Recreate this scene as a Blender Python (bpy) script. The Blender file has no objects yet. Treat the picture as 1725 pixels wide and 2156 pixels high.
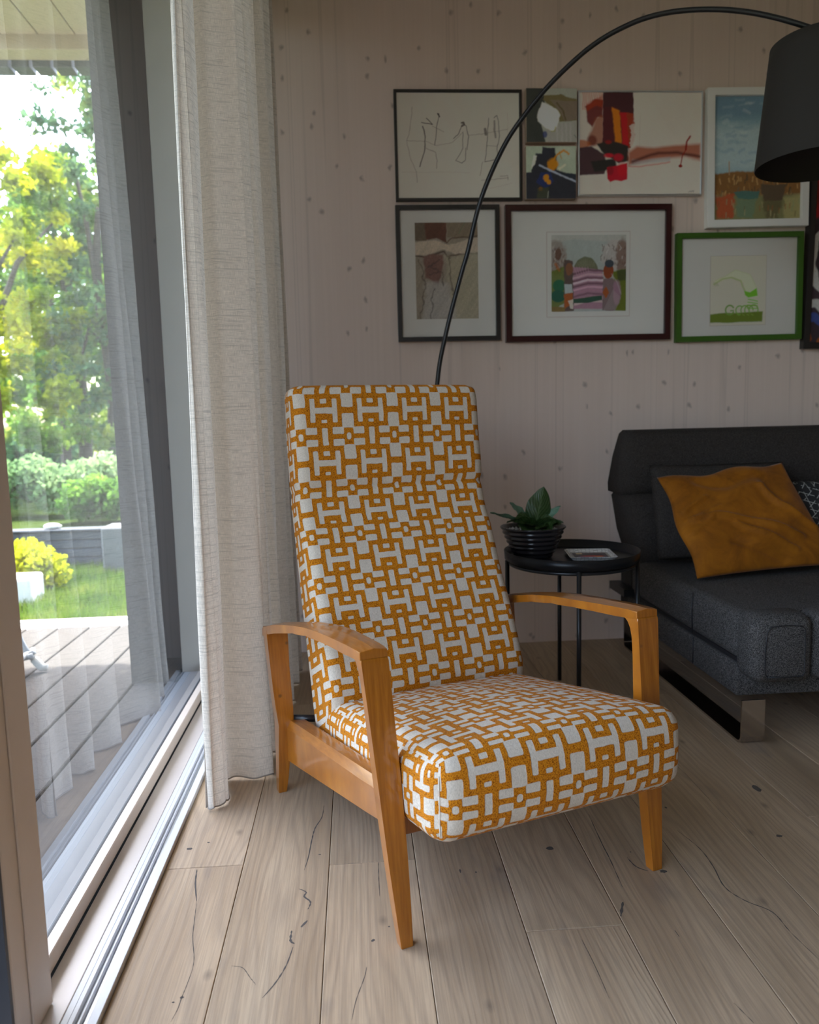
import bpy, bmesh, math, random
import numpy as np
from mathutils import Vector, Matrix

random.seed(7)
rng = np.random.default_rng(7)
S = bpy.context.scene
COL = S.collection
R = math.radians

# ------------------------------------------------------------------ camera
cd = bpy.data.cameras.new('camera')
cam = bpy.data.objects.new('camera', cd)
COL.objects.link(cam)
_yaw, _pitch, _roll = R(3.84886), R(6.77913), R(-1.40477)
_f = Vector((math.sin(_yaw)*math.cos(_pitch), math.cos(_yaw)*math.cos(_pitch), -math.sin(_pitch)))
_r = Vector((math.cos(_yaw), -math.sin(_yaw), 0))
_u = _r.cross(_f)
_c, _s = math.cos(_roll), math.sin(_roll)
_r2, _u2 = _c*_r + _s*_u, -_s*_r + _c*_u
cam.matrix_world = Matrix(((_r2.x, _u2.x, -_f.x, 0), (_r2.y, _u2.y, -_f.y, 0), (_r2.z, _u2.z, -_f.z, .97), (0, 0, 0, 1)))
cd.sensor_fit = 'HORIZONTAL'
cd.sensor_width = 24
cd.lens = 24*1640/1725
cd.clip_start = .02
cd.clip_end = 200
cd.dof.use_dof = True
cd.dof.focus_distance = 1.72
cd.dof.aperture_fstop = 3.4
S.camera = cam

# ------------------------------------------------------------------ world, sun, exposure
S.view_settings.view_transform = 'Standard'
S.view_settings.look = 'None'
S.view_settings.gamma = 1
S.view_settings.use_curve_mapping = False
S.view_settings.exposure = 0.85
w = bpy.data.worlds.new('sky')
S.world = w
w.use_nodes = True
nt = w.node_tree
nt.nodes.clear()
wo = nt.nodes.new('ShaderNodeOutputWorld')
bg = nt.nodes.new('ShaderNodeBackground')
sky = nt.nodes.new('ShaderNodeTexSky')
sky.sky_type = 'NISHITA'
sky.sun_disc = False
sky.sun_elevation = R(62)
sky.sun_rotation = R(-12)
sky.air_density = 1.0
sky.dust_density = 3.0
sky.ozone_density = 1.0
hs = nt.nodes.new('ShaderNodeHueSaturation')
hs.inputs['Saturation'].default_value = .85
nt.links.new(sky.outputs[0], hs.inputs['Color'])
nt.links.new(hs.outputs[0], bg.inputs[0])
bg.inputs[1].default_value = 0.95
nt.links.new(bg.outputs[0], wo.inputs[0])

sl = bpy.data.lights.new('sun', 'SUN')
sl.energy = 13.5
sl.angle = R(.6)
sl.color = (1, .95, .86)
sun = bpy.data.objects.new('sun', sl)
COL.objects.link(sun)
# the sun stands over the garden, beyond the end of the porch roof
_sd = Vector((-.25, 1.0, 2.45)).normalized()
sun.rotation_euler = _sd.to_track_quat('Z', 'Y').to_euler()

# ------------------------------------------------------------------ helpers
def link(o, parent=None):
    COL.objects.link(o)
    if parent is not None:
        o.parent = parent
    return o

def mesh(name, verts, faces, mat=None, parent=None, smooth=False, uvs=None, cols=None):
    me = bpy.data.meshes.new(name)
    me.from_pydata([tuple(v) for v in verts], [], faces)
    if uvs is not None:
        ul = me.uv_layers.new(name='UVMap')
        flat = [c for f in uvs for uv in f for c in uv]
        ul.data.foreach_set('uv', flat)
    if cols is not None:
        ca = me.color_attributes.new('Col', 'FLOAT_COLOR', 'POINT')
        ca.data.foreach_set('color', np.asarray(cols, dtype=np.float32).ravel())
    if smooth:
        me.polygons.foreach_set('use_smooth', [True]*len(me.polygons))
    if mat is not None:
        me.materials.append(mat)
    me.update()
    return link(bpy.data.objects.new(name, me), parent)

def from_bm(name, bm, mat=None, parent=None, smooth=False):
    bmesh.ops.recalc_face_normals(bm, faces=bm.faces)
    me = bpy.data.meshes.new(name)
    bm.to_mesh(me)
    bm.free()
    if smooth:
        me.polygons.foreach_set('use_smooth', [True]*len(me.polygons))
    if mat is not None:
        me.materials.append(mat)
    return link(bpy.data.objects.new(name, me), parent)

def bm_box(bm, x0, x1, y0, y1, z0, z1, bev=0, seg=1):
    r = bmesh.ops.create_cube(bm, size=1)
    vs = r['verts']
    for v in vs:
        v.co = Vector((x0+(v.co.x+.5)*(x1-x0), y0+(v.co.y+.5)*(y1-y0), z0+(v.co.z+.5)*(z1-z0)))
    if bev:
        es = list({e for v in vs for e in v.link_edges})
        bmesh.ops.bevel(bm, geom=es, offset=bev, segments=seg, affect='EDGES', profile=.5)

def box(name, x0, x1, y0, y1, z0, z1, mat=None, parent=None, bev=0, seg=1):
    bm = bmesh.new()
    bm_box(bm, x0, x1, y0, y1, z0, z1, bev, seg)
    return from_bm(name, bm, mat, parent)

def tag(o, label=None, cat=None, group=None, kind=None):
    if label: o['label'] = label
    if cat: o['category'] = cat
    if group: o['group'] = group
    if kind: o['kind'] = kind
    return o

def empty(name, loc, rz=0):
    o = bpy.data.objects.new(name, None)
    o.empty_display_size = .1
    link(o)
    o.location = loc
    o.rotation_euler = (0, 0, rz)
    return o

def tube(name, pts, r, mat, parent=None, n=10, cap=True):
    pts = [Vector(p) for p in pts]
    rr = r if isinstance(r, (list, tuple)) else [r]*len(pts)
    vs, fs = [], []
    prev = None
    for i, p in enumerate(pts):
        t = (pts[min(i+1, len(pts)-1)] - pts[max(i-1, 0)]).normalized()
        if prev is None:
            a = Vector((0, 0, 1)) if abs(t.z) < .9 else Vector((1, 0, 0))
            prev = t.cross(a).normalized()
        nrm = (prev - t*prev.dot(t)).normalized()
        prev = nrm
        b = t.cross(nrm)
        for k in range(n):
            an = 2*math.pi*k/n
            vs.append(p + (nrm*math.cos(an)+b*math.sin(an))*rr[i])
    for i in range(len(pts)-1):
        for k in range(n):
            fs.append((i*n+k, i*n+(k+1) % n, (i+1)*n+(k+1) % n, (i+1)*n+k))
    if cap:
        fs.append(tuple(range(n))[::-1])
        fs.append(tuple((len(pts)-1)*n+k for k in range(n)))
    return mesh(name, vs, fs, mat, parent, True)

def catmull(P, per=8):
    P = [Vector(p) for p in P]
    out = []
    for i in range(len(P)-1):
        p0, p1, p2, p3 = P[max(i-1, 0)], P[i], P[i+1], P[min(i+2, len(P)-1)]
        for k in range(per):
            t = k/per
            out.append(.5*((2*p1)+(-p0+p2)*t+(2*p0-5*p1+4*p2-p3)*t*t+(-p0+3*p1-3*p2+p3)*t**3))
    out.append(P[-1])
    return out

def lathe(name, prof, cx, cy, mat, parent=None, n=40, closed=False, smooth=True):
    vs, fs = [], []
    m = len(prof)
    for r_, z in prof:
        for k in range(n):
            a = 2*math.pi*k/n
            vs.append((cx+r_*math.cos(a), cy+r_*math.sin(a), z))
    for i in range(m-1 if not closed else m):
        j = (i+1) % m
        for k in range(n):
            fs.append((i*n+k, i*n+(k+1) % n, j*n+(k+1) % n, j*n+k))
    return mesh(name, vs, fs, mat, parent, smooth)

# ------------------------------------------------------------------ materials
def s2l(c):
    c = np.asarray(c, dtype=float)/255.
    return np.where(c <= .04045, c/12.92, ((c+.055)/1.055)**2.4)

class NM:
    def __init__(s, name):
        s.m = bpy.data.materials.new(name)
        s.m.use_nodes = True
        s.t = s.m.node_tree
        s.t.nodes.clear()
        s.out = s.t.nodes.new('ShaderNodeOutputMaterial')
    def n(s, ty, **kw):
        x = s.t.nodes.new(ty)
        for k, v in kw.items():
            if k.startswith('i_'):
                key = k[2:].replace('_', ' ')
                x.inputs[key].default_value = v
            else:
                setattr(x, k, v)
        return x
    def l(s, a, b):
        s.t.links.new(a, b)
    def val(s, v):
        return v
    def math(s, op, a, b=None, clamp=False, c=None):
        x = s.t.nodes.new('ShaderNodeMath')
        x.operation = op
        x.use_clamp = clamp
        for i, q in enumerate((a, b, c)):
            if q is None: continue
            if isinstance(q, (int, float)):
                x.inputs[i].default_value = q
            else:
                s.l(q, x.inputs[i])
        return x.outputs[0]
    def ramp(s, fac, stops, interp='LINEAR'):
        x = s.t.nodes.new('ShaderNodeValToRGB')
        cr = x.color_ramp
        cr.interpolation = interp
        while len(cr.elements) < len(stops): cr.elements.new(.5)
        for e, (p, c) in zip(cr.elements, stops):
            e.position = p
            e.color = (*c, 1) if len(c) == 3 else c
        s.l(fac, x.inputs[0])
        return x.outputs[0]
    def mix(s, fac, a, b, blend='MIX'):
        x = s.t.nodes.new('ShaderNodeMix')
        x.data_type = 'RGBA'
        x.blend_type = blend
        for i, q in ((0, fac), (6, a), (7, b)):
            if isinstance(q, (int, float)): x.inputs[i].default_value = q
            elif isinstance(q, (tuple, list)): x.inputs[i].default_value = (*q, 1)
            else: s.l(q, x.inputs[i])
        return x.outputs[2]
    def noise(s, vec, scale, detail=3, rough=.5, dist=0, sc=(1, 1, 1)):
        mp = s.t.nodes.new('ShaderNodeMapping')
        mp.inputs['Scale'].default_value = sc
        s.l(vec, mp.inputs[0])
        x = s.n('ShaderNodeTexNoise', i_Scale=scale, i_Detail=detail, i_Roughness=rough, i_Distortion=dist)
        s.l(mp.outputs[0], x.inputs['Vector'])
        return x.outputs['Fac']
    def bump(s, h, strength=.3, dist=.002, normal=None):
        x = s.n('ShaderNodeBump', i_Strength=strength, i_Distance=dist)
        s.l(h, x.inputs['Height'])
        if normal: s.l(normal, x.inputs['Normal'])
        return x.outputs[0]
    def bsdf(s, color, rough=.5, normal=None, **kw):
        x = s.t.nodes.new('ShaderNodeBsdfPrincipled')
        for k, v in (('Base Color', color), ('Roughness', rough)):
            if isinstance(v, (tuple, list)): x.inputs[k].default_value = (*v, 1)
            elif isinstance(v, (int, float)): x.inputs[k].default_value = v
            else: s.l(v, x.inputs[k])
        for k, v in kw.items():
            x.inputs[k.replace('_', ' ')].default_value = v
        if normal: s.l(normal, x.inputs['Normal'])
        return x
    def fin(s, x):
        s.l(x.outputs[0], s.out.inputs[0])
        return s.m

def plain(name, color, rough=.5, metal=0, nscale=0, namp=.1, **kw):
    m = NM(name)
    if nscale:
        tc = m.n('ShaderNodeTexCoord')
        f = m.noise(tc.outputs['Object'], nscale, 4)
        c = m.mix(f, tuple(x*(1-namp) for x in color), tuple(min(1, x*(1+namp)) for x in color))
    else:
        c = color
    b = m.bsdf(c, rough, Metallic=metal, **kw)
    return m.fin(b)

def floor_wood():
    m = NM('oak_plank')
    g = m.n('ShaderNodeNewGeometry').outputs['Position']
    oi = m.n('ShaderNodeObjectInfo')
    add = m.n('ShaderNodeVectorMath', operation='ADD')
    cx = m.n('ShaderNodeCombineXYZ')
    m.l(m.math('MULTIPLY', oi.outputs['Random'], 37.), cx.inputs[0])
    m.l(m.math('MULTIPLY', oi.outputs['Random'], 91.), cx.inputs[1])
    m.l(g, add.inputs[0]); m.l(cx.outputs[0], add.inputs[1])
    v = add.outputs[0]
    # flowing grain: distorted growth rings cut lengthwise
    warp = m.noise(v, 1.0, 2, .5, 0, (5, .8, 1))
    sep = m.n('ShaderNodeSeparateXYZ'); m.l(v, sep.inputs[0])
    ringc = m.math('ADD', m.math('MULTIPLY', sep.outputs[0], 330.), m.math('MULTIPLY', warp, 95.))
    rings = m.math('POWER', m.math('MULTIPLY_ADD', m.math('SINE', ringc), .5, c=.5), 2.5)
    fine = m.noise(v, 1.0, 4, .6, 0, (330, 7, 1))
    broad = m.noise(v, 1.0, 3, .5, 0, (9, 1.4, 1))
    c = m.ramp(broad, [(.3, (.39, .275, .170)), (.55, (.50, .370, .242)), (.75, (.57, .44, .30))])
    c = m.mix(m.math('MULTIPLY', rings, .30), c, (.24, .18, .13))
    c = m.mix(m.ramp(fine, [(.35, (.45,)*3), (.6, (0,)*3)]), c, (.27, .2, .14))
    tone = m.ramp(oi.outputs['Random'], [(0, (.86, .85, .84)), (.5, (1, .98, .95)), (1, (1.06, 1.05, 1.06))])
    c = m.mix(1., c, tone, 'MULTIPLY')
    # smoky stains and knots
    st = m.noise(v, 1.0, 3, .55, .6, (7, 2.2, 1))
    c = m.mix(m.ramp(st, [(.62, (0,)*3), (.72, (.35,)*3)]), c, (.15, .13, .125))
    vo = m.n('ShaderNodeTexVoronoi', i_Scale=1.0, voronoi_dimensions='2D')
    mp = m.n('ShaderNodeMapping'); mp.inputs['Scale'].default_value = (4.2, 2.4, 1)
    m.l(v, mp.inputs[0]); m.l(mp.outputs[0], vo.inputs['Vector'])
    kn = m.ramp(vo.outputs['Distance'], [(.0, (1,)*3), (.012, (.75,)*3), (.045, (0,)*3)])
    c = m.mix(m.math('MULTIPLY', kn, .5), c, (.06, .05, .045))
    h = m.math('ADD', m.math('MULTIPLY', fine, .6), m.math('MULTIPLY', rings, .35))
    rough = m.math('MULTIPLY_ADD', fine, .18, c=.42)
    b = m.bsdf(c, rough, m.bump(h, .35, .0012), Specular_IOR_Level=.38)
    return m.fin(b)

def chair_wood():
    m = NM('varnished_beech')
    tc = m.n('ShaderNodeTexCoord').outputs['Object']
    f = m.noise(tc, 1.0, 4, .55, .3, (160, 14, 9))
    bl = m.noise(tc, 7.0, 3)
    c = m.ramp(f, [(.3, (.28, .082, .003)), (.6, (.42, .138, .008)), (.8, (.52, .195, .016))])
    c = m.mix(m.math('MULTIPLY', bl, .45), c, (.22, .07, .010))
    sp = m.n('ShaderNodeTexVoronoi', i_Scale=11.0); m.l(tc, sp.inputs['Vector'])
    c = m.mix(m.ramp(sp.outputs['Distance'], [(.03, (.7,)*3), (.07, (0,)*3)]), c, (.09, .035, .01))
    b = m.bsdf(c, .3, m.bump(f, .12, .0006), Coat_Weight=.9, Coat_Roughness=.13, Specular_IOR_Level=.3)
    return m.fin(b)

def fabric():
    """woven orange geometric pattern on an off-white ground; UV in repeats of the pattern"""
    m = NM('geometric_weave')
    uv = m.n('ShaderNodeUVMap').outputs[0]
    tc = m.n('ShaderNodeTexCoord').outputs['Object']
    wob = m.n('ShaderNodeTexNoise', i_Scale=60., i_Detail=1.)
    m.l(tc, wob.inputs['Vector'])
    va = m.n('ShaderNodeVectorMath', operation='MULTIPLY_ADD')
    va.inputs[1].default_value = (.022, .022, 0); 
    m.l(wob.outputs['Color'], va.inputs[0]); m.l(uv, va.inputs[2])
    sep = m.n('ShaderNodeSeparateXYZ'); m.l(va.outputs[0], sep.inputs[0])
    W_, H_ = 680., 735.
    fx = m.math('FRACT', m.math('SUBTRACT', sep.outputs[0], .011+.5))
    X = m.math('MULTIPLY', m.math('ABSOLUTE', m.math('SUBTRACT', fx, .5)), W_)
    fy = m.math('FRACT', m.math('SUBTRACT', sep.outputs[1], .011+.5))
    Ys = m.math('MULTIPLY', m.math('SUBTRACT', fy, .5), -H_)
    Y = m.math('ABSOLUTE', Ys)
    def rect(xc, yc, hw, hh, rad, Yin=None):
        dx = m.math('ADD', m.math('ABSOLUTE', m.math('SUBTRACT', X, xc)), rad-hw)
        dy = m.math('ADD', m.math('ABSOLUTE', m.math('SUBTRACT', Yin or Y, yc)), rad-hh)
        ax = m.math('MAXIMUM', dx, 0.); ay = m.math('MAXIMUM', dy, 0.)
        ln = m.math('SQRT', m.math('ADD', m.math('MULTIPLY', ax, ax), m.math('MULTIPLY', ay, ay)))
        return m.math('SUBTRACT', ln, rad)
    d = rect(157, 80, 35, 87, 16)
    for q in ((60, 0, 76, 42, 6), (297.5+30, 146, 72, 102, 22), (191, 284, 81, 48, 18), (0, 306+20, 40, 80+0, 16)):
        d = m.math('MINIMUM', d, rect(*q))
    d = m.math('MINIMUM', d, rect(0, -133, 46, 33, 14, Ys))
    d = m.math('MINIMUM', d, rect(0, 150, 39, 23, 14, Ys))
    # ring around an oval hole
    d = m.math('MINIMUM', d, rect(340, 367.5, 32, 48, 30))
    white = m.math('MULTIPLY_ADD', d, -.14, clamp=True, c=.5)
    th = m.n('ShaderNodeTexVoronoi', i_Scale=520.); m.l(tc, th.inputs['Vector'])
    thread = th.outputs['Distance']
    mp = m.noise(tc, 1.0, 3, .6, 0, (900, 250, 250))
    oc = m.ramp(thread, [(.1, (.72, .30, .014)), (.5, (.53, .168, .005)), (.85, (.20, .055, .002))])
    wc = m.ramp(mp, [(.3, (.50, .43, .345)), (.7, (.73, .645, .54))])
    c = m.mix(white, oc, wc)
    hgt = m.math('ADD', m.math('MULTIPLY', m.math('SUBTRACT', 1., white), 1.0), m.math('MULTIPLY', m.math('SUBTRACT', 1., thread), .45))
    hgt = m.math('ADD', hgt, m.math('MULTIPLY', mp, .15))
    b = m.bsdf(c, .82, m.bump(hgt, .5, .0012), Sheen_Weight=.03, Specular_IOR_Level=.15)
    return m.fin(b)

def wall_wood(name, a, b_, dark, rough=.72, spec=.3):
    m = NM(name)
    g = m.n('ShaderNodeNewGeometry').outputs['Position']
    oi = m.n('ShaderNodeObjectInfo')
    cx = m.n('ShaderNodeCombineXYZ')
    m.l(m.math('MULTIPLY', oi.outputs['Random'], 23.), cx.inputs[0])
    m.l(m.math('MULTIPLY', oi.outputs['Random'], 51.), cx.inputs[2])
    add = m.n('ShaderNodeVectorMath', operation='ADD'); m.l(g, add.inputs[0]); m.l(cx.outputs[0], add.inputs[1])
    v = add.outputs[0]
    f = m.noise(v, 1.0, 4, .6, .3, (75, 75, 1.1))
    br = m.noise(v, 1.0, 3, .5, 0, (7, 7, .7))
    c = m.mix(f, a, b_)
    c = m.mix(m.math('MULTIPLY', br, .35), c, tuple(x*.8 for x in a))
    stk = m.noise(v, 1.0, 1, .5, 0, (26, 26, .25))
    c = m.mix(m.ramp(stk, [(.62, (0,)*3), (.66, (.3,)*3), (.70, (0,)*3)]), c, tuple(x*.6 for x in a))
    vo = m.n('ShaderNodeTexVoronoi', i_Scale=1.0, voronoi_dimensions='2D')
    mp = m.n('ShaderNodeMapping'); mp.inputs['Scale'].default_value = (9.5, 6.5, 1)
    nz = m.n('ShaderNodeTexNoise', i_Scale=30.); m.l(v, nz.inputs['Vector'])
    ad2 = m.n('ShaderNodeVectorMath', operation='MULTIPLY_ADD'); ad2.inputs[1].default_value = (.02, .02, .02)
    m.l(nz.outputs['Color'], ad2.inputs[0]); m.l(v, ad2.inputs[2])
    s2_ = m.n('ShaderNodeSeparateXYZ'); m.l(ad2.outputs[0], s2_.inputs[0])
    c2_ = m.n('ShaderNodeCombineXYZ'); m.l(m.math('ADD', s2_.outputs[0], s2_.outputs[1]), c2_.inputs[0]); m.l(s2_.outputs[2], c2_.inputs[1])
    m.l(c2_.outputs[0], mp.inputs[0]); m.l(mp.outputs[0], vo.inputs['Vector'])
    rnd = m.n('ShaderNodeSeparateColor'); m.l(vo.outputs['Color'], rnd.inputs[0])
    kn = m.ramp(m.math('MULTIPLY_ADD', m.math('GREATER_THAN', rnd.outputs[0], .5), .3, c=vo.outputs['Distance']),
                [(.025, (1,)*3), (.10, (0,)*3)])
    c = m.mix(m.math('MULTIPLY', kn, .62), c, dark)
    b = m.bsdf(c, rough, m.bump(f, .15, .0008), Specular_IOR_Level=spec)
    return m.fin(b)

def linen(name, col, transp=.12, trans=.45):
    m = NM(name)
    uv = m.n('ShaderNodeUVMap').outputs[0]
    a = m.noise(uv, 1.0, 3, .6, 0, (1500, 60, 1))
    b_ = m.noise(uv, 1.0, 3, .6, 0, (40, 1100, 1))
    slub = m.noise(uv, 1.0, 2, .5, 0, (9, 240, 1))
    wv = m.math('ADD', m.math('MULTIPLY', a, .5), m.math('MULTIPLY', b_, .5))
    c = m.mix(m.ramp(wv, [(.38, (0,)*3), (.6, (1,)*3)]), tuple(x*.62 for x in col), col)
    c = m.mix(m.ramp(slub, [(.56, (0,)*3), (.68, (.65,)*3)]), c, tuple(x*.55 for x in col))
    bn = m.bump(wv, .3, .0008)
    df = m.n('ShaderNodeBsdfDiffuse'); m.l(c, df.inputs[0]); m.l(bn, df.inputs['Normal'])
    tl = m.n('ShaderNodeBsdfTranslucent'); m.l(c, tl.inputs[0])
    tr = m.n('ShaderNodeBsdfTransparent')
    m1 = m.n('ShaderNodeMixShader', i_Fac=trans); m.l(df.outputs[0], m1.inputs[1]); m.l(tl.outputs[0], m1.inputs[2])
    m2 = m.n('ShaderNodeMixShader', i_Fac=transp)
    m.l(m1.outputs[0], m2.inputs[1]); m.l(tr.outputs[0], m2.inputs[2])
    return m.fin(m2)

def pane_glass(name, ior=1.5, tint=(.96, .98, .97)):
    m = NM(name)
    fr = m.n('ShaderNodeFresnel', i_IOR=ior)
    tr = m.n('ShaderNodeBsdfTransparent'); tr.inputs[0].default_value = (*tint, 1)
    gl = m.n('ShaderNodeBsdfGlossy', i_Roughness=0.0)
    mx = m.n('ShaderNodeMixShader')
    m.l(fr.outputs[0], mx.inputs[0]); m.l(tr.outputs[0], mx.inputs[1]); m.l(gl.outputs[0], mx.inputs[2])
    return m.fin(mx)

def leafy(name, c1, c2, c3, scale=1.2):
    m = NM(name)
    g = m.n('ShaderNodeNewGeometry').outputs['Position']
    f = m.noise(g, scale, 3, .7)
    c = m.ramp(f, [(.32, c1), (.5, c2), (.68, c3)])
    df = m.n('ShaderNodeBsdfDiffuse'); m.l(c, df.inputs[0])
    tl = m.n('ShaderNodeBsdfTranslucent'); m.l(c, tl.inputs[0])
    m1 = m.n('ShaderNodeMixShader', i_Fac=.45); m.l(df.outputs[0], m1.inputs[1]); m.l(tl.outputs[0], m1.inputs[2])
    return m.fin(m1)

def painted(name, rough=.6):
    m = NM(name)
    a = m.n('ShaderNodeVertexColor', layer_name='Col')
    return m.fin(m.bsdf(a.outputs[0], rough, Specular_IOR_Level=.25))

def woven_dark(name, c1, c2, scale=820.):
    m = NM(name)
    tc = m.n('ShaderNodeTexCoord').outputs['Object']
    a = m.noise(tc, 1.0, 2, .6, 0, (scale*.35, scale, scale))
    b_ = m.noise(tc, 1.0, 2, .6, 0, (scale, scale*.35, scale*.35))
    wv = m.math('MULTIPLY', m.math('ADD', a, b_), .5)
    c = m.mix(m.ramp(wv, [(.44, (0,)*3), (.58, (1,)*3)]), c1, c2)
    return m.fin(m.bsdf(c, .9, m.bump(wv, .6, .0015), Specular_IOR_Level=.15))

def velvet(name, c1, c2):
    m = NM(name)
    tc = m.n('ShaderNodeTexCoord').outputs['Object']
    f = m.noise(tc, 9., 6, .65, .5)
    c = m.ramp(f, [(.35, c1), (.65, c2)])
    return m.fin(m.bsdf(c, .75, m.bump(f, .4, .004), Sheen_Weight=.12, Sheen_Roughness=.4, Specular_IOR_Level=.2))

M = {}
M['floor'] = floor_wood()
M['beech'] = chair_wood()
M['fabric'] = fabric()
M['wall'] = wall_wood('whitewashed_spruce', (.69, .545, .46), (.79, .64, .55), (.24, .18, .155))
M['wall_room'] = wall_wood('tinted_spruce', (.32, .26, .22), (.37, .30, .26), (.16, .13, .11))
M['soffit'] = wall_wood('pale_spruce_soffit', (.62, .50, .34), (.70, .58, .42), (.28, .18, .1))
M['frame_wood'] = plain('painted_window_wood', (.68, .58, .49), .5, nscale=14, namp=.04)
M['linen'] = linen('linen_curtain', (.86, .77, .665), .03, .18)
M['linen_hem'] = linen('linen_hem', (.52, .46, .40), .0, .15)
M['glass'] = pane_glass('window_glass', 2.15)
M['picture_glass'] = pane_glass('picture_glass', 1.35, (1, 1, 1))
M['black_metal'] = plain('black_metal', (.012, .012, .014), .32)
M['black_lacquer'] = plain('black_lacquer', (.010, .010, .011), .33, Specular_IOR_Level=.25)
M['alu'] = plain('brushed_aluminium', (.72, .74, .76), .28, 1.0)
M['white_metal'] = plain('white_powder_coat', (.72, .74, .76), .35)
M['jamb'] = plain('pale_beige_jamb', (.80, .72, .62), .5, nscale=10, namp=.03)
M['sill_white'] = plain('white_oiled_sill', (.72, .66, .62), .28, nscale=30, namp=.03)
M['gasket'] = plain('rubber_gasket', (.012, .012, .015), .5)
M['dark_line'] = plain('dark_crack', (.085, .072, .062), .8)
M['deck'] = wall_wood('weathered_deck', (.068, .064, .061), (.10, .093, .087), (.07, .06, .055), .95, .05)
M['plaster_dark'] = plain('dark_facade', (.022, .020, .018), .8, nscale=30)
M['ceiling'] = plain('white_ceiling', (.88, .85, .81), .8, nscale=8, namp=.04)
M['concrete'] = plain('grey_timber', (.055, .065, .08), .85, nscale=14, namp=.25)
M['concrete_light'] = plain('pale_concrete', (.14, .145, .15), .85, nscale=14, namp=.15)
M['stone'] = plain('white_limestone', (.78, .76, .72), .8, nscale=6, namp=.1)
M['gravel'] = plain('white_gravel', (.72, .72, .72), .8, nscale=50, namp=.3)
M['gutter'] = plain('dark_zinc', (.10, .11, .12), .5)
M['grass'] = leafy('grass_blades', (.04, .10, .012), (.10, .18, .02), (.19, .24, .045), 3.)
M['soil'] = leafy('lawn_ground', (.03, .05, .01), (.05, .085, .018), (.08, .11, .03), 2.)
M['leaf_yellow'] = leafy('yellow_green_leaves', (.10, .19, .012), (.33, .40, .015), (.70, .66, .03), 1.4)
M['leaf_green'] = leafy('green_leaves', (.06, .16, .035), (.16, .31, .05), (.40, .48, .08), 1.3)
M['leaf_dark'] = leafy('blue_green_leaves', (.05, .14, .09), (.13, .24, .11), (.36, .40, .06), 1.6)
M['leaf_pale'] = leafy('pale_green_leaves', (.13, .26, .10), (.26, .38, .17), (.45, .52, .30), 1.5)
M['bark'] = plain('tree_bark', (.09, .07, .055), .9, nscale=20, namp=.4)
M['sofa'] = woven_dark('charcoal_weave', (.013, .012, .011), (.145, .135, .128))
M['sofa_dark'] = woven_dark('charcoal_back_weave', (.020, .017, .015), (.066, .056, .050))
M['mustard'] = velvet('mustard_velvet', (.19, .058, .002), (.35, .118, .005))
M['steel'] = plain('polished_steel', (.55, .52, .50), .12, 1.0)
M['shade'] = plain('black_lampshade', (.022, .018, .015), .85, nscale=40)
M['shade_in'] = plain('lampshade_lining', (.012, .011, .010), .7)
M['pot'] = plain('black_glazed_ceramic', (.020, .019, .022), .24)
M['frame_black'] = plain('black_stained_wood', (.022, .018, .016), .35)
M['frame_maroon'] = plain('maroon_lacquered_wood', (.045, .012, .012), .18)
M['frame_white'] = plain('white_painted_wood', (.82, .79, .74), .45)
M['frame_green'] = plain('green_painted_wood', (.045, .12, .010), .4)
M['canvas_edge'] = plain('raw_canvas_edge', (.50, .36, .26), .8)
M['mat_board'] = plain('cream_mat_board', (.80, .76, .70), .85)
M['paint'] = painted('painted_paper')
M['grey_tube'] = plain('grey_powder_coat', (.32, .33, .33), .4)
M['rubber'] = plain('grey_rubber', (.36, .36, .34), .6)
M['white_piping'] = plain('white_thread', (.62, .58, .50), .8)

# ================================================================== ROOM SHELL
fl = box('floor', -.447, 4.5, -2.6, 3.24, -.06, -.012, M['gasket'])
tag(fl, kind='structure')

def plank(x0, x1, y0, y1):
    c, t, b = .0011, 0., -.011
    g = .0006
    x0 += g; x1 -= g; y0 += g; y1 -= g
    vs = [(x0, y0, b), (x1, y0, b), (x1, y1, b), (x0, y1, b),
          (x0, y0, t-c), (x1, y0, t-c), (x1, y1, t-c), (x0, y1, t-c),
          (x0+c, y0+c, t), (x1-c, y0+c, t), (x1-c, y1-c, t), (x0+c, y1-c, t)]
    fs = [(0, 1, 5, 4), (1, 2, 6, 5), (2, 3, 7, 6), (3, 0, 4, 7), (4, 5, 9, 8), (5, 6, 10, 9), (6, 7, 11, 10), (7, 4, 8, 11), (8, 9, 10, 11)]
    return mesh('plank', vs, fs, M['floor'], fl)
edges = [-.447, -.277] + [-.277+.19*k for k in range(1, 26)]
edges[-1] = 4.5
ends = {0: 1.644, 1: 2.62, 2: 1.623, 3: 2.75, 4: 1.356, 5: 2.35, 6: 1.0, 7: 2.55, 8: 1.7, 9: 2.9}
for i in range(len(edges)-1):
    if edges[i+1]-edges[i] < .02: continue
    e = ends.get(i, random.uniform(.2, 2.8))
    cuts = [3.24]
    y = e
    while y > -2.5:
        cuts.append(y); y -= 2.1
    cuts.append(-2.6)
    cuts = sorted(cuts)
    for a, b in zip(cuts[:-1], cuts[1:]):
        if b-a > .02: plank(edges[i], edges[i+1], a, b)

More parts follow.
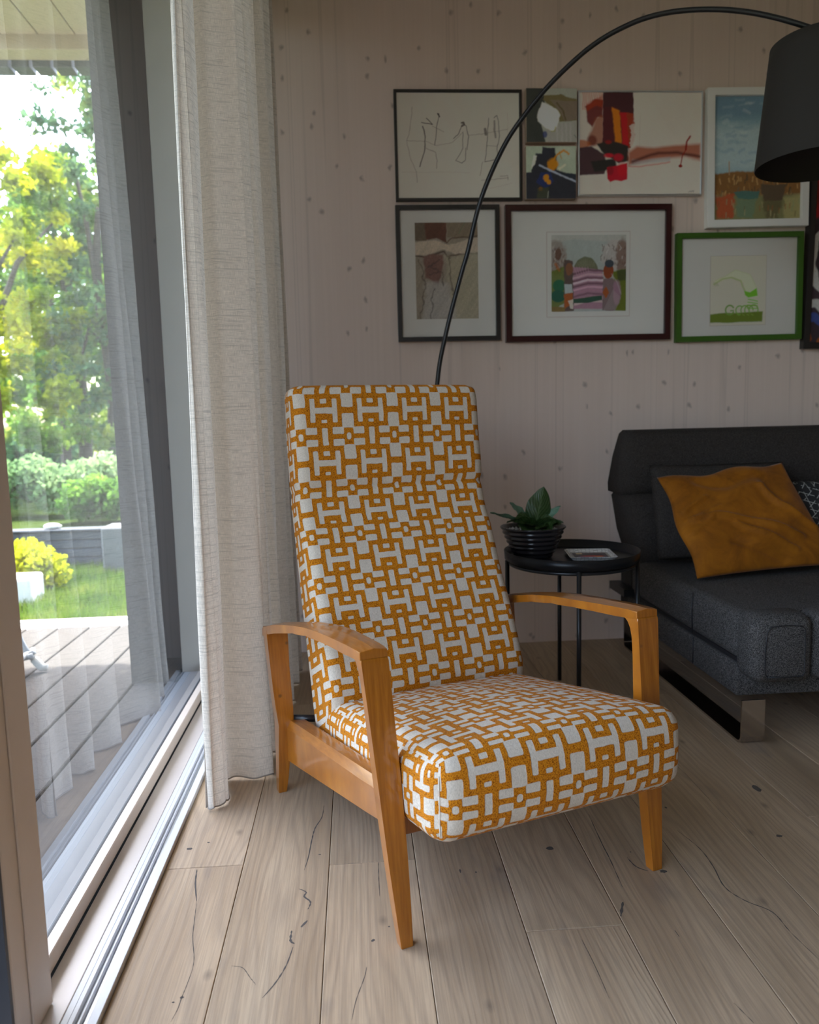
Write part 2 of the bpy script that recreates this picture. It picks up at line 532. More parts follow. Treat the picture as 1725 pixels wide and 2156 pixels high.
# dark filled cracks and knots in the oak
cracks = [[(-.377, 1.637), (-.37, 1.584), (-.355, 1.521)], [(-.355, 1.521), (-.349, 1.477), (-.34, 1.409), (-.325, 1.346), (-.322, 1.311)],
 [(-.322, 1.311), (-.324, 1.273), (-.326, 1.247), (-.327, 1.222), (-.332, 1.194)],
 [(-.109, 1.894), (-.112, 1.834), (-.126, 1.783), (-.131, 1.734), (-.135, 1.66), (-.141, 1.608)],
 [(-.148, 1.54), (-.132, 1.527), (-.135, 1.512), (-.121, 1.492), (-.125, 1.468)], [(-.124, 1.433), (-.135, 1.414)],
 [(-.152, 1.406), (-.152, 1.377), (-.144, 1.367)], [(-.146, 1.358), (-.154, 1.311), (-.169, 1.268), (-.188, 1.233)],
 [(-.253, 1.318), (-.232, 1.311), (-.215, 1.284), (-.203, 1.266)], [(.021, 1.624-.003), (.02, 1.558), (.02, 1.496)],
 [(-.01, 1.291), (-.014, 1.266), (-.029, 1.212), (-.036, 1.169)], [(.54, 1.771), (.531, 1.638), (.529, 1.582), (.521, 1.474)],
 [(.505, 1.425), (.4855, 1.381)], [(.572, 1.331), (.573, 1.311)], [(.568, 1.578), (.575, 1.542), (.595, 1.523)],
 [(.722, 1.676), (.74, 1.596), (.738, 1.524), (.728, 1.451), (.747, 1.403), (.781, 1.363), (.783, 1.302), (.792, 1.227)],
 [(.391, 1.324), (.394, 1.25), (.394, 1.173)], [(.594, 1.143), (.605, 1.098)]]
for ci, L in enumerate(cracks):
    P = catmull([(x, y, 0) for x, y in L], 5)
    big = {0: .0022, 3: .0018, 4: .0025, 5: .0032, 6: .003, 7: .0017, 11: .0016, 12: .0035, 15: .0017, 14: .002}.get(ci, .0009)
    vs, fs = [], []
    for k, p in enumerate(P):
        t = (P[min(k+1, len(P)-1)]-P[max(k-1, 0)]).normalized()
        nn = Vector((-t.y, t.x, 0))
        wd = big*(.25+.75*abs(math.sin(k*1.7+ci)))*(math.sin(math.pi*(k+.4)/(len(P)-.2))**.5)
        vs += [p+nn*wd+Vector((0, 0, .00025)), p-nn*wd+Vector((0, 0, .00025))]
    for k in range(len(P)-1):
        fs.append((2*k, 2*k+1, 2*k+3, 2*k+2))
    mesh('crack', vs, fs, M['dark_line'], fl)
knots = [(-.411, 1.724, .012, .008), (-.372, 1.746, .005, .004), (-.326, 1.248, .006, .005), (-.338, 1.238, .004, .003), (-.11, 1.666, .006, .003),
 (.035, 1.398, .004, .003), (.003, 1.361, .006, .006), (.196, 1.567, .0035, .011), (.229, 1.559, .0035, .006), (.409, 1.633, .016, .011),
 (1.008, 1.852, .016, .028), (.942, 1.626, .012, .009), (.626, 1.519, .014, .01), (.583, 1.599, .003, .004), (.738, 1.782, .005, .008)]
for x, y, rx, ry in knots:
    rx *= .62; ry *= .62
    vs = [(x, y, .00025)] + [(x+rx*math.cos(a)*random.uniform(.7, 1.2), y+ry*math.sin(a)*random.uniform(.7, 1.2), .00025) for a in [k*math.pi/6 for k in range(12)]]
    mesh('knot', vs, [(0, k+1, (k+1) % 12+1) for k in range(12)], M['dark_line'], fl)

# back wall: lamellas with hairline joints
wb = box('wall_back', -.75, 4.6, 3.252, 3.40, -.06, 3.1, M['gasket'])
tag(wb, kind='structure')
x = -.62
while x < 4.5:
    x1 = min(4.52, x+random.choice([.14, .17, .2, .2, .23]))
    bm = bmesh.new()
    bm_box(bm, x+.00004, x1-.00004, 3.24, 3.254, -.01, 2.75, .0002)
    from_bm('board', bm, M['wall'], wb)
    x = x1
tag(box('wall_right', 4.5, 4.65, -2.75, 3.4, -.06, 2.9, M['wall_room']), kind='structure')
wf = box('wall_front', -.75, 4.65, -2.75, -2.6, -.06, 3.1, M['wall_room'])
tag(wf, kind='structure')
tag(box('ceiling', -.75, 4.65, -2.75, 3.4, 2.74, 3.1, M['ceiling']), kind='structure')

# left wall: solid end piece next to the corner, header above the glazing, pier far behind the camera
wl = box('wall_left', -.895, -.48, 3.03, 3.40, -.06, 3.1, M['wall'])
tag(wl, kind='structure')
box('facade_cladding', -.900, -.60, 3.03, 3.40, -.08, 3.1, M['plaster_dark'], wl).location = (-.004, -.006, 0)
box('header', -.75, -.48, -2.75, 3.03, 2.62, 3.1, M['wall'], wl)
box('pier', -.75, -.48, -2.75, -1.6, -.06, 2.62, M['wall'], wl)

# sliding door frame, sill and tracks
d1 = empty('door_1', (-.54, 1.2, 0))
tag(d1, kind='structure')
def dpart(name, *a, **k):
    o = box(name, *a, **k)
    o.parent = d1
    o.matrix_parent_inverse = Matrix.Translation(-Vector((-.54, 1.2, 0)))
    return o
FW = M['frame_wood']
# moving leaf: bottom rail, top rail, stile, glass
dpart('bottom_rail', -.587, -.563, 1.13, 3.0, .018, .052, mat=FW, bev=.002)
dpart('top_rail', -.60, -.540, 1.13, 3.0, 2.55, 2.62, mat=FW, bev=.002)
dpart('stile', -.610, -.540, 1.116, 1.246, 0.012, 2.60, mat=FW, bev=.006, seg=2)
dpart('stile_bead', -.5402, -.5365, 1.168, 1.243, .014, 2.59, mat=FW, bev=.0015)
dpart('edge_seal', -.606, -.5405, 1.108, 1.1165, .012, 2.6, mat=M['gasket'])
dpart('rubber_gasket', -.5905, -.5862, 1.24, 3.0, .012, .0515, mat=M['gasket'])
gl = mesh('glass_pane', [(-.590, 1.20, .02), (-.590, 3.02, .02), (-.590, 3.02, 2.58), (-.590, 1.20, 2.58)], [(0, 1, 2, 3)], M['glass'])
gl.parent = d1; gl.matrix_parent_inverse = Matrix.Translation(-Vector((-.54, 1.2, 0)))
# sill boards
dpart('sill_board', -.5625, -.5085, -1.6, 3.03, -.02, .012, mat=M['sill_white'], bev=.0012)
dpart('aluminium_sill', -.5072, -.4955, -1.6, 3.03, -.02, .0125, mat=M['white_metal'], bev=.0008)
dpart('aluminium_sill', -.4950, -.4865, -1.6, 3.03, -.02, .0135, mat=M['white_metal'], bev=.0008)
for i, (a, b, z) in enumerate([(-.4860, -.4790, .004), (-.4785, -.4755, .012), (-.4750, -.4650, .004), (-.4645, -.4475, .0125)]):
    dpart('track', a, b, -1.6, 3.03, -.02, z, mat=M['alu'] if z < .01 else M['white_metal'], bev=.0008)
dpart('outer_sill', -.70, -.5905, -1.6, 3.03, -.05, .006, mat=M['gutter'], bev=.002)
dpart('jamb', -.60, -.478, 3.0, 3.03, .012, 2.62, mat=M['jamb'], bev=.002)
dpart('lower_frame', -.60, -.5630, -1.6, 1.13, -.02, .010, mat=FW, bev=.002)
# lever handle on the stile
hb = dpart('handle', -.540, -.533, 1.166, 1.196, .86, 1.02, mat=M['alu'], bev=.003, seg=2)
ht = tube('lever', [(-.534, 1.181, .965), (-.521, 1.183, .964), (-.517, 1.192, .960), (-.517, 1.206, .952), (-.520, 1.215, .936), (-.524, 1.212, .918)], .0075, M['black_metal'])
ht.parent = hb; ht.matrix_parent_inverse = Matrix.Translation(-Vector((-.54, 1.2, 0)))

# ================================================================== ARMCHAIR
CH = empty('armchair', (.3407, 1.4283, 0), .3344)
tag(CH, 'high-backed armchair in orange and white geometric fabric with varnished wooden arms', 'armchair')
PX, PV = .1283, .137     # pattern repeat in metres

def soft_box(name, hx, y0, y1, z0f, z1f, z0b, z1b, rad, crown, px, pv, phx, phz, n=18):
    """upholstered block: rounded box, front at y0; heights interpolate from front to back"""
    vs, fs, uvs = [], [], []
    def map_pt(p):
        # p in outer box coords, x -hx..hx, t 0..1 (y), s 0..1 (z)
        x, y, s = p
        t = (y-y0)/(y1-y0)
        zb, zt = z0f+(z0b-z0f)*t, z1f+(z1b-z1f)*t
        z = zb+(zt-zb)*s
        qx = max(-hx+rad, min(hx-rad, x)); qy = max(y0+rad, min(y1-rad, y)); qz = max(zb+rad, min(zt-rad, z))
        d = Vector((x-qx, y-qy, z-qz))
        if d.length > 1e-9:
            k = max(abs(d.x), abs(d.y), abs(d.z))/rad
            d = d.normalized()*rad*min(1, k) if k > 0 else d
        o = Vector((qx, qy, qz))+d
        fx = max(0, 1-(x/hx)**2); ft = max(0, 1-(2*t-1)**2); fsz = max(0, 1-(2*s-1)**2)
        if s > .5: o.z += crown*fx*max(0, 1-(1.7*t-.62)**2)*((s-.5)*2)
        o.y -= .022*fx**.5*fsz*(1-t)**3 if t < .5 else 0
        o.x += .008*(x/hx)*ft*fsz
        return o
    def grid(U, V, f, g):
        b = len(vs)
        for j in range(V+1):
            for i in range(U+1):
                vs.append(map_pt(f(i/U, j/V)))
        for j in range(V):
            for i in range(U):
                q = [(i, j), (i+1, j), (i+1, j+1), (i, j+1)]
                fs.append(tuple(b+jj*(U+1)+ii for ii, jj in q))
                uvs.append([g(*f(ii/U, jj/V)) for ii, jj in q])
    def e(t):  # cluster samples near the edges
        return .5-.5*math.cos(math.pi*t)
    dy = y1-y0
    hf = z1f-z0f
    U = lambda x: (x-phx)/px
    grid(n*2, n, lambda a, b: (-hx+2*hx*e(a), y0, e(b)), lambda x, y, s: (U(x), (z0f+hf*s-phz)/pv))                    # front
    grid(n*2, n*2, lambda a, b: (-hx+2*hx*e(a), y0+dy*e(b), 1), lambda x, y, s: (U(x), (z1f+(y-y0)-phz)/pv))           # top
    grid(n*2, n, lambda a, b: (hx-2*hx*e(a), y1, e(b)), lambda x, y, s: (U(x), s*.17/pv))                              # back
    grid(n*2, n, lambda a, b: (hx-2*hx*e(a), y0+dy*e(b), 0), lambda x, y, s: (U(x), y/pv))                             # bottom
    grid(n*2, n, lambda a, b: (-hx, y1-dy*e(a), e(b)), lambda x, y, s: ((z0f+hf*s-phz-.004)/px, (y+.045)/pv))            # left
    grid(n*2, n, lambda a, b: (hx, y0+dy*e(a), e(b)), lambda x, y, s: ((z0f+hf*s-phz+.02)/px, (y+.05)/pv))             # right
    o = mesh(name, vs, fs, M['fabric'], CH, True, uvs)
    bm = bmesh.new(); bm.from_mesh(o.data)
    bmesh.ops.remove_doubles(bm, verts=bm.verts, dist=1e-5)
    bmesh.ops.recalc_face_normals(bm, faces=bm.faces)
    bm.to_mesh(o.data); bm.free()
    return o

seat = soft_box('seat_cushion', .272, -.096, .585, .232, .398, .118, .278, .040, .026, .1215, .1155, .0650, .364)
pip = catmull([(-.259, -.0855, .372), (-.2608, -.0892, .34), (-.2612, -.0905, .31), (-.2610, -.0895, .28), (-.2595, -.0860, .258), (-.2585, -.084, .25)], 6)
tube('seam_piping', pip[2:-3], .0010, M['white_piping'], seat, 6)

# backrest: front and rear profiles in the side view (y, z)
FR = [(.500, .235), (.494, .31), (.497, .333), (.522, .397), (.570, .492), (.615, .576), (.658, .671), (.692, .728), (.706, .765), (.7135, .797), (.7125, .83), (.716, .87), (.722, .905), (.730, .97), (.735, 1.02), (.7435, 1.045)]
RE = [(.630, .150), (.661, .208), (.691, .314), (.743, .493), (.789, .666), (.815, .76), (.825, .842), (.832, .93), (.834, 1.0), (.832, 1.033)]
def along(P, N):
    P = catmull([(0, a, b) for a, b in P], 10)
    L = [0]
    for a, b in zip(P[:-1], P[1:]): L.append(L[-1]+(b-a).length)
    out = []
    for k in range(N+1):
        d = L[-1]*k/N
        j = max(i for i in range(len(L)) if L[i] <= d+1e-12)
        j = min(j, len(P)-2)
        t = (d-L[j])/max(1e-9, L[j+1]-L[j])
        out.append(P[j].lerp(P[j+1], t))
    return out, L[-1]
NB = 110
fp, flen = along(FR, NB)
rp, _ = along(RE, NB)
iz = min(range(NB+1), key=lambda i: abs(fp[i].z-.932))     # a row of rings sits here
hw, rad = .2735, .030
secs = []
for k in range(NB+1):
    f_, b_ = fp[k], rp[k]
    seam = math.exp(-((f_.z-.797)/.006)**2)*.0065
    secs.append((f_, b_, hw-.004*math.exp(-((f_.z-.797)/.01)**2), seam, k/NB*flen))
for k in range(1, 9):      # rounded top edge
    a = k/8*math.pi/2
    ins = .026*(1-math.cos(a)); up = .022*math.sin(a)
    f_, b_ = fp[-1].copy(), rp[-1].copy()
    d = (b_-f_).normalized()
    secs.append((f_+d*ins+Vector((0, 0, up)), b_-d*ins+Vector((0, 0, up)), hw-ins, 0, flen+.03*a/(math.pi/2)))
vs, fs, uvs = [], [], []
def outline(hw_, T, rad_):
    """loop around the section, (x, d, u) with d the depth from the front face"""
    rad_ = min(rad_, T*.45)
    L = []
    u = 0
    nf, ns, nr = 28, 7, 6
    pts = []
    for i in range(nf+1): pts.append((-hw_+rad_+(2*hw_-2*rad_)*i/nf, 0))
    for i in range(1, nr+1):
        a = i/nr*math.pi/2; pts.append((hw_-rad_+rad_*math.sin(a), rad_-rad_*math.cos(a)))
    for i in range(1, ns+1): pts.append((hw_, rad_+(T-2*rad_)*i/ns))
    for i in range(1, nr+1):
        a = i/nr*math.pi/2; pts.append((hw_-rad_+rad_*math.cos(a), T-rad_+rad_*math.sin(a)))
    for i in range(1, nf+1): pts.append((hw_-rad_-(2*hw_-2*rad_)*i/nf, T))
    for i in range(1, nr+1):
        a = i/nr*math.pi/2; pts.append((-hw_+rad_-rad_*math.sin(a), T-rad_+rad_*math.cos(a)))
    for i in range(1, ns+1): pts.append((-hw_, T-rad_-(T-2*rad_)*i/ns))
    for i in range(1, nr): 
        a = i/nr*math.pi/2; pts.append((-hw_+rad_-rad_*math.cos(a), rad_-rad_*math.sin(a)))
    return pts, nf, nr, ns
npt = None
for f_, b_, h_, seam, v in secs:
    d = (b_-f_); T = d.length; d.normalize()
    pts, nf, nr, ns = outline(h_, T, rad)
    npt = len(pts)
    for (x, q) in pts:
        fr = max(0, 1-q/T*2)
        cr = .008*max(0, 1-(x/h_)**2)*fr
        dd = q - cr + seam*fr**2
        if q > T*.6: dd = q - seam*.3
        vs.append(Vector((x, 0, 0))+f_+d*dd)
# u coordinate: front x; sides continue outwards around the corner
def ucoord(i, nf=28, nr=6, ns=7):
    if i <= nf: return -hw+rad+(2*hw-2*rad)*i/nf
    arc = rad*math.pi/2
    T = .12
    i2 = i-nf
    if i2 <= nr: return hw-rad+arc*i2/nr
    i2 -= nr
    if i2 <= ns: return hw-rad+arc+(T-2*rad)*i2/ns
    i2 -= ns
    base = hw-rad+arc+(T-2*rad)
    if i2 <= nr: return base+arc*i2/nr
    i2 -= nr
    return base+arc+(2*hw-2*rad)*i2/nf
def uleft(j, nr=6, ns=7):   # j counts backwards from the start of the front
    arc = rad*math.pi/2
    if j <= nr: return -hw+rad-arc*j/nr
    return -hw+rad-arc-(.12-2*rad)*(j-nr)/ns
vz = secs[iz][4]
vseam = min(secs, key=lambda q: abs(q[0].z-.797))[4]
def vv(q):
    return (q-vz)/PV+.5 if q >= vseam else (vseam-vz)/PV+.5+(q-vseam)/.1275
for s in range(len(secs)-1):
    for i in range(npt):
        j = (i+1) % npt
        fs.append((s*npt+i, s*npt+j, (s+1)*npt+j, (s+1)*npt+i))
        half = 28+6+7+6+28
        if i < half: ua, ub = ucoord(i), ucoord(i+1)
        else: ua, ub = uleft(npt-i), uleft(npt-i-1)
        ua, ub = (ua-.0650)/PX, (ub-.0650)/PX
        va, vb = vv(secs[s][4]), vv(secs[s+1][4])
        uvs.append([(ua, va), (ub, va), (ub, vb), (ua, vb)])
top = (len(secs)-1)*npt
ct = len(vs); vs.append(sum((vs[top+i] for i in range(npt)), Vector())/npt+Vector((0, 0, .001)))
for i in range(npt):
    j = (i+1) % npt
    fs.append((top+i, top+j, ct))
    g = lambda p: ((p.x-.065)/PX, (flen+.03+(p.y-.74)-vz)/PV+.5)
    uvs.append([g(vs[top+i]), g(vs[top+j]), g(vs[ct])])
fs.append(tuple(range(npt))[::-1]); uvs.append([(0, 0)]*npt)
backrest = mesh('backrest', vs, fs, M['fabric'], CH, True, uvs)

def loft(name, rings, mat, parent, bev=0, seg=2, smooth=True):
    """rings of n points each -> closed solid, sharp corners softened with a bevel"""
    bm = bmesh.new()
    R_ = [[bm.verts.new(p) for p in r_] for r_ in rings]
    n = len(R_[0])
    lon = []
    for a, b in zip(R_[:-1], R_[1:]):
        for i in range(n):
            bm.faces.new((a[i], a[(i+1) % n], b[(i+1) % n], b[i]))
    bm.faces.new(R_[0][::-1]); bm.faces.new(R_[-1])
    bm.edges.ensure_lookup_table()
    if bev:
        es = [e for a, b in zip(R_[:-1], R_[1:]) for i in range(n) for e in [bm.edges.get((a[i], b[i]))] if e]
        es += [bm.edges.get((r_[i], r_[(i+1) % n])) for r_ in (R_[0], R_[-1]) for i in range(n)]
        bmesh.ops.bevel(bm, geom=es, offset=bev, segments=seg, affect='EDGES', profile=.6, clamp_overlap=True)
    o = from_bm(name, bm, mat, parent, False)
    o.data.polygons.foreach_set('use_smooth', [True]*len(o.data.polygons))
    md = o.modifiers.new('wn', 'WEIGHTED_NORMAL'); md.keep_sharp = True; md.weight = 90; o.data.set_sharp_from_angle(angle=R(24))
    return o

def lerp(tab, t):
    for (a, va), (b, vb) in zip(tab[:-1], tab[1:]):
        if t <= b: return va+(vb-va)*(t-a)/(b-a) if t >= a else va
    return tab[-1][1]

for sgn in (-1, 1):
    # armrest: long, gently arched, its outer edge running slightly outwards to the back
    zt = [(.069, .5535), (.10, .5525), (.137, .550), (.224, .542), (.31, .533), (.40, .522), (.50, .504), (.563, .490), (.65, .470), (.735, .447), (.770, .434)]
    th = [(.069, .020), (.12, .024), (.25, .022), (.5, .022), (.77, .026)]
    xo = [(.069, .3415), (.3, .349), (.55, .362), (.77, .371)]
    xi = [(.069, .286), (.3, .279), (.55, .292), (.77, .314)]
    rings = []
    for k in range(29):
        y = .069+(.772-.069)*k/28
        z, t, a, b = lerp(zt, y), lerp(th, y), lerp(xi, y), lerp(xo, y)
        rings.append([(sgn*a, y, z-t), (sgn*b, y, z-t), (sgn*b, y+.001, z-.003), (sgn*((a+b)/2), y, z+.0012), (sgn*a, y+.001, z-.003)])
    loft('armrest', rings, M['beech'], CH, .0035)
    # front leg, forked forward; its inner corner sweeps up into the arm
    zz = [0, .08, .16, .237, .31, .39, .45, .49, .510, .522, .530, .536]
    rings = []
    for z in zz:
        yf = -.001+.0700*z/.5535
        th_ = lerp([(0, .024), (.16, .031), (.39, .0285), (.45, .025), (.49, .025), (.51, .029), (.522, .036), (.530, .047), (.536, .060)], z)
        a = lerp([(0, .278), (.237, .2765), (.39, .282), (.5535, .2868)], z)
        b = lerp([(0, .303), (.16, .3155), (.237, .3205), (.35, .3275), (.49, .337), (.5535, .3415)], z)
        rings.append([(sgn*a, yf, z), (sgn*b, yf, z), (sgn*b, yf+th_, z), (sgn*a, yf+th_, z)])
    loft('leg', rings, M['beech'], CH, .003)
    rings = []
    yf = -.001+.0700*.536/.5535
    # rear leg with its knee at the rail
    for z in [0, .04, .09, .15, .19, .205, .23, .28, .34, .39, .42, .438]:
        a = lerp([(0, .339), (.09, .329), (.15, .321), (.205, .3155), (.3, .3165), (.438, .314)], z)
        b = lerp([(0, .3615), (.09, .3600), (.19, .357), (.25, .363), (.34, .3665), (.438, .370)], z)
        y0 = lerp([(0, .700), (.09, .690), (.19, .684), (.25, .692), (.34, .708), (.438, .722)], z)
        t = lerp([(0, .026), (.09, .036), (.19, .052), (.25, .046), (.34, .042), (.438, .044)], z)
        rings.append([(sgn*a, y0, z), (sgn*b, y0, z), (sgn*b, y0+t, z), (sgn*a, y0+t, z)])
    loft('leg', rings, M['beech'], CH, .003)
    # side rail falling to the back, top outer edge chamfered
    rings = []
    for k in range(9):
        t = k/8
        y = .050+(.700-.050)*t
        zt_, zb_ = .306-.108*t, .229-.142*t
        b = .317+.018*t
        a = .281+.012*t
        rings.append([(sgn*a, y, zb_+.004), (sgn*b, y, zb_), (sgn*(b+.001), y, zt_-.020), (sgn*(b-.010), y, zt_-.002), (sgn*a, y, zt_)])
    loft('side_rail', rings, M['beech'], CH, .0022)
# cross rails hidden under the seat tie the sides together
for y, z in ((.075, .205), (.62, .105)):
    o = box('cross_rail', -.285, .285, y, y+.022, z-.03, z+.018, M['beech'], CH, .002)
# low metal fittings between backrest and rear legs
for sgn in (-1, 1):
    tube('hinge', [(sgn*.268, .655, .205), (sgn*.318, .700, .20)], .009, M['black_metal'], CH, 10)

# ================================================================== CURTAIN
def curtain(plan, ztop, zbot, name, mat, per=7, rows=26):
    base = catmull([(x, y, 0) for x, y in plan], per)
    L = [0]
    for a, b in zip(base[:-1], base[1:]): L.append(L[-1]+(b-a).length)
    cy = sum(p.y for p in base)/len(base)
    cx = sum(p.x for p in base)/len(base)
    vs, fs, uvs = [], [], []
    n = len(base)
    for r_ in range(rows+1):
        t = r_/rows
        z = zbot+(ztop-zbot)*t
        for i, p in enumerate(base):
            amp = (1-.52*t) if p.x < -.33 else (1-.12*t)
            wob = .004*math.sin(i*.9+t*7)+.003*math.sin(i*.37+t*15+1)
            x = -.33+(p.x+.33)*amp+wob*(1-.6*t)+.004*t
            y = p.y+.006*math.sin(t*5+i*.5)
            zz = z
            if r_ == 0: zz += .003*math.sin(i*.8)
            vs.append((x, y, zz))
    for r_ in range(rows):
        for i in range(n-1):
            fs.append((r_*n+i, r_*n+i+1, (r_+1)*n+i+1, (r_+1)*n+i))
            z0, z1 = (ztop-zbot)*r_/rows, (ztop-zbot)*(r_+1)/rows
            uvs.append([(L[i], z0), (L[i+1], z0), (L[i+1], z1), (L[i], z1)])
    o = mesh(name, vs, fs, mat, None, True, uvs)
    return o, [Vector(v) for v in vs[:n]], [Vector(vs[r_*n]) for r_ in range(rows+1)], [Vector(vs[r_*n+3]) for r_ in range(rows+1)]
plan = [(-.410, 1.902), (-.392, 1.898), (-.372, 1.912), (-.360, 1.945), (-.372, 2.01), (-.392, 2.062), (-.340, 2.058), (-.268, 2.066), (-.262, 2.085), (-.30, 2.12), (-.395, 2.15), (-.400, 2.175), (-.31, 2.19), (-.268, 2.215), (-.264, 2.235),
        (-.31, 2.27), (-.42, 2.33), (-.415, 2.365), (-.30, 2.40), (-.258, 2.42), (-.265, 2.45), (-.38, 2.50), (-.47, 2.56), (-.485, 2.60), (-.36, 2.61), (-.252, 2.635), (-.258, 2.665), (-.38, 2.70), (-.455, 2.73), (-.45, 2.76),
        (-.30, 2.785), (-.244, 2.82), (-.26, 2.85), (-.40, 2.875), (-.452, 2.905), (-.36, 2.93), (-.250, 2.96), (-.240, 2.985)]
cu, hem, e0, e1 = curtain(plan, 2.70, .008, 'curtain', M['linen'])
tag(cu, 'floor-length pale linen curtain gathered at the end of the sliding glass door', 'curtain')
tube('hem_cord', hem, .0022, M['linen_hem'], cu, 6)
sh_v, sh_f, sh_u = [], [], []
for k, (a, b) in enumerate(zip(e0, e1)):
    off = Vector((.001, -.0016, 0))
    sh_v += [a+off, b+off]
    if k: 
        sh_f.append((2*k-2, 2*k-1, 2*k+1, 2*k)); sh_u.append([(0, k*.1-.1), (.02, k*.1-.1), (.02, k*.1), (0, k*.1)])
mesh('side_hem', sh_v, sh_f, M['linen_hem'], cu, True, sh_u)
box('curtain_track', -.345, -.315, 1.2, 3.2, 2.70, 2.738, M['white_metal'])
tag(bpy.data.objects['curtain_track'], 'white curtain track fixed to the ceiling above the linen curtain', 'curtain rail')

# ================================================================== SOFA
SO = empty('sofa', (1.09, 2.1, 0))
tag(SO, 'charcoal woven armless sofa on flat steel runners against the wooden wall', 'sofa')
SI = Matrix.Translation(-Vector((1.09, 2.1, 0)))
def so(o, p=None):
    o.parent = p or SO
    o.matrix_parent_inverse = SI
    return o
def puffy(name, x0, x1, y0, y1, z0, z1, r_, mat, crown=.01, seg=4, sub=None):
    bm = bmesh.new()
    bm_box(bm, x0, x1, y0, y1, z0, z1, r_, seg)
    cx, cy, cz = (x0+x1)/2, (y0+y1)/2, (z0+z1)/2
    bmesh.ops.subdivide_edges(bm, edges=[e for e in bm.edges if e.calc_length() > .15], cuts=6, use_grid_fill=True)
    for v in bm.verts:
        fx = 1-((v.co.x-cx)/((x1-x0)/2))**4; fy = 1-((v.co.y-cy)/((y1-y0)/2))**4; fz = 1-((v.co.z-cz)/((z1-z0)/2))**2
        v.co.z += (1 if v.co.z > cz else -.3)*crown*max(0, fx)*max(0, fy)
        v.co.y += (-1 if v.co.y < cy else 1)*crown*.6*max(0, fx)*max(0, fz)
        v.co.x += (-1 if v.co.x < cx else 1)*crown*.6*max(0, fy)*max(0, fz)
    return from_bm(name, bm, mat, None, True)
XR = 3.1
so(puffy('base_frame', 1.092, XR, 2.135, 3.06, .140, .237, .006, M['sofa'], .002, 2))
so(puffy('seat_mattress', 1.090, XR, 2.125, 3.02, .246, .392, .030, M['sofa'], .008))
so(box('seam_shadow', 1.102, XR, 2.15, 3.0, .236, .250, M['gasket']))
so(tube('seam', [(1.0855, 2.43, .385), (1.0835, 2.43, .32), (1.0865, 2.43, .25)], .0022, M['gasket'], None, 6))
so(tube('seam', [(1.0905, 2.43, .236), (1.0905, 2.43, .145)], .0022, M['gasket'], None, 6))
pan = [(1.1255+.115*a, 0, .2255+.145*b) for a, b in ((0.06, 0), (.5, -.01), (.95, 0), (1, .08), (1.0, .5), (.99, .93), (.9, 1), (.5, 1.02), (.12, 1), (.03, .9), (-.01, .5), (0, .08), (.06, 0))]
so(tube('seam', [(x_, 2.0405 if .1 < (x_-1.1255)/.115 < .9 and .1 < (z_-.2255)/.145 < .9 else 2.0415, z_) for x_, y_, z_ in pan], .0016, M['gasket'], None, 6))
so(puffy('front_cushion', 1.095, 1.27, 2.045, 2.16, .205, .392, .030, M['sofa'], .012))
so(puffy('front_cushion', 1.276, 2.1, 2.050, 2.16, .205, .396, .030, M['sofa'], .012))
# backrest in two stages: lower back and folded headrest
def slab(name, prof, x0f, x1, mat, seg=10):
    """side profile (y, z, x-left) front points then rear points"""
    vs, fs = [], []
    n = len(prof)
    cols = 14
    for c_ in range(cols+1):
        t = c_/cols
        for (y, z, xl) in prof:
            x = xl+(x1-xl)*(t**1.6)
            edge = 1-(1-min(1, t*12))**2
            cyc, czc = .5*(max(p[0] for p in prof)+min(p[0] for p in prof)), .5*(max(p[1] for p in prof)+min(p[1] for p in prof))
            k = .82+.18*edge
            vs.append((x+.0, cyc+(y-cyc)*k, z))
    for c_ in range(cols):
        for i in range(n):
            j = (i+1) % n
            fs.append((c_*n+i, (c_+1)*n+i, (c_+1)*n+j, c_*n+j))
    fs.append(tuple(range(n))); fs.append(tuple(cols*n+i for i in range(n))[::-1])
    return mesh(name, vs, fs, mat, None, True)
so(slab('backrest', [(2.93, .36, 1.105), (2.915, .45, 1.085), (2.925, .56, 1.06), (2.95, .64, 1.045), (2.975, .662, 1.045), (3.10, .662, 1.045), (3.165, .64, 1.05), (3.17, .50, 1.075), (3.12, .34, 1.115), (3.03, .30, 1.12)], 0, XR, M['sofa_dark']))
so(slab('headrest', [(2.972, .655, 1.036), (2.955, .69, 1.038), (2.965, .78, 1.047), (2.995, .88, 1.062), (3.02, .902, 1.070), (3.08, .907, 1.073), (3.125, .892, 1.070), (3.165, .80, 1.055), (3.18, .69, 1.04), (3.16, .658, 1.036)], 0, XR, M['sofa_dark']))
so(box('back_bracket', 1.05, 1.10, 2.98, 3.16, .245, .275, M['black_metal']))
so(box('rear_frame', 1.095, XR, 3.04, 3.15, .14, .36, M['sofa_dark'], None, .004))
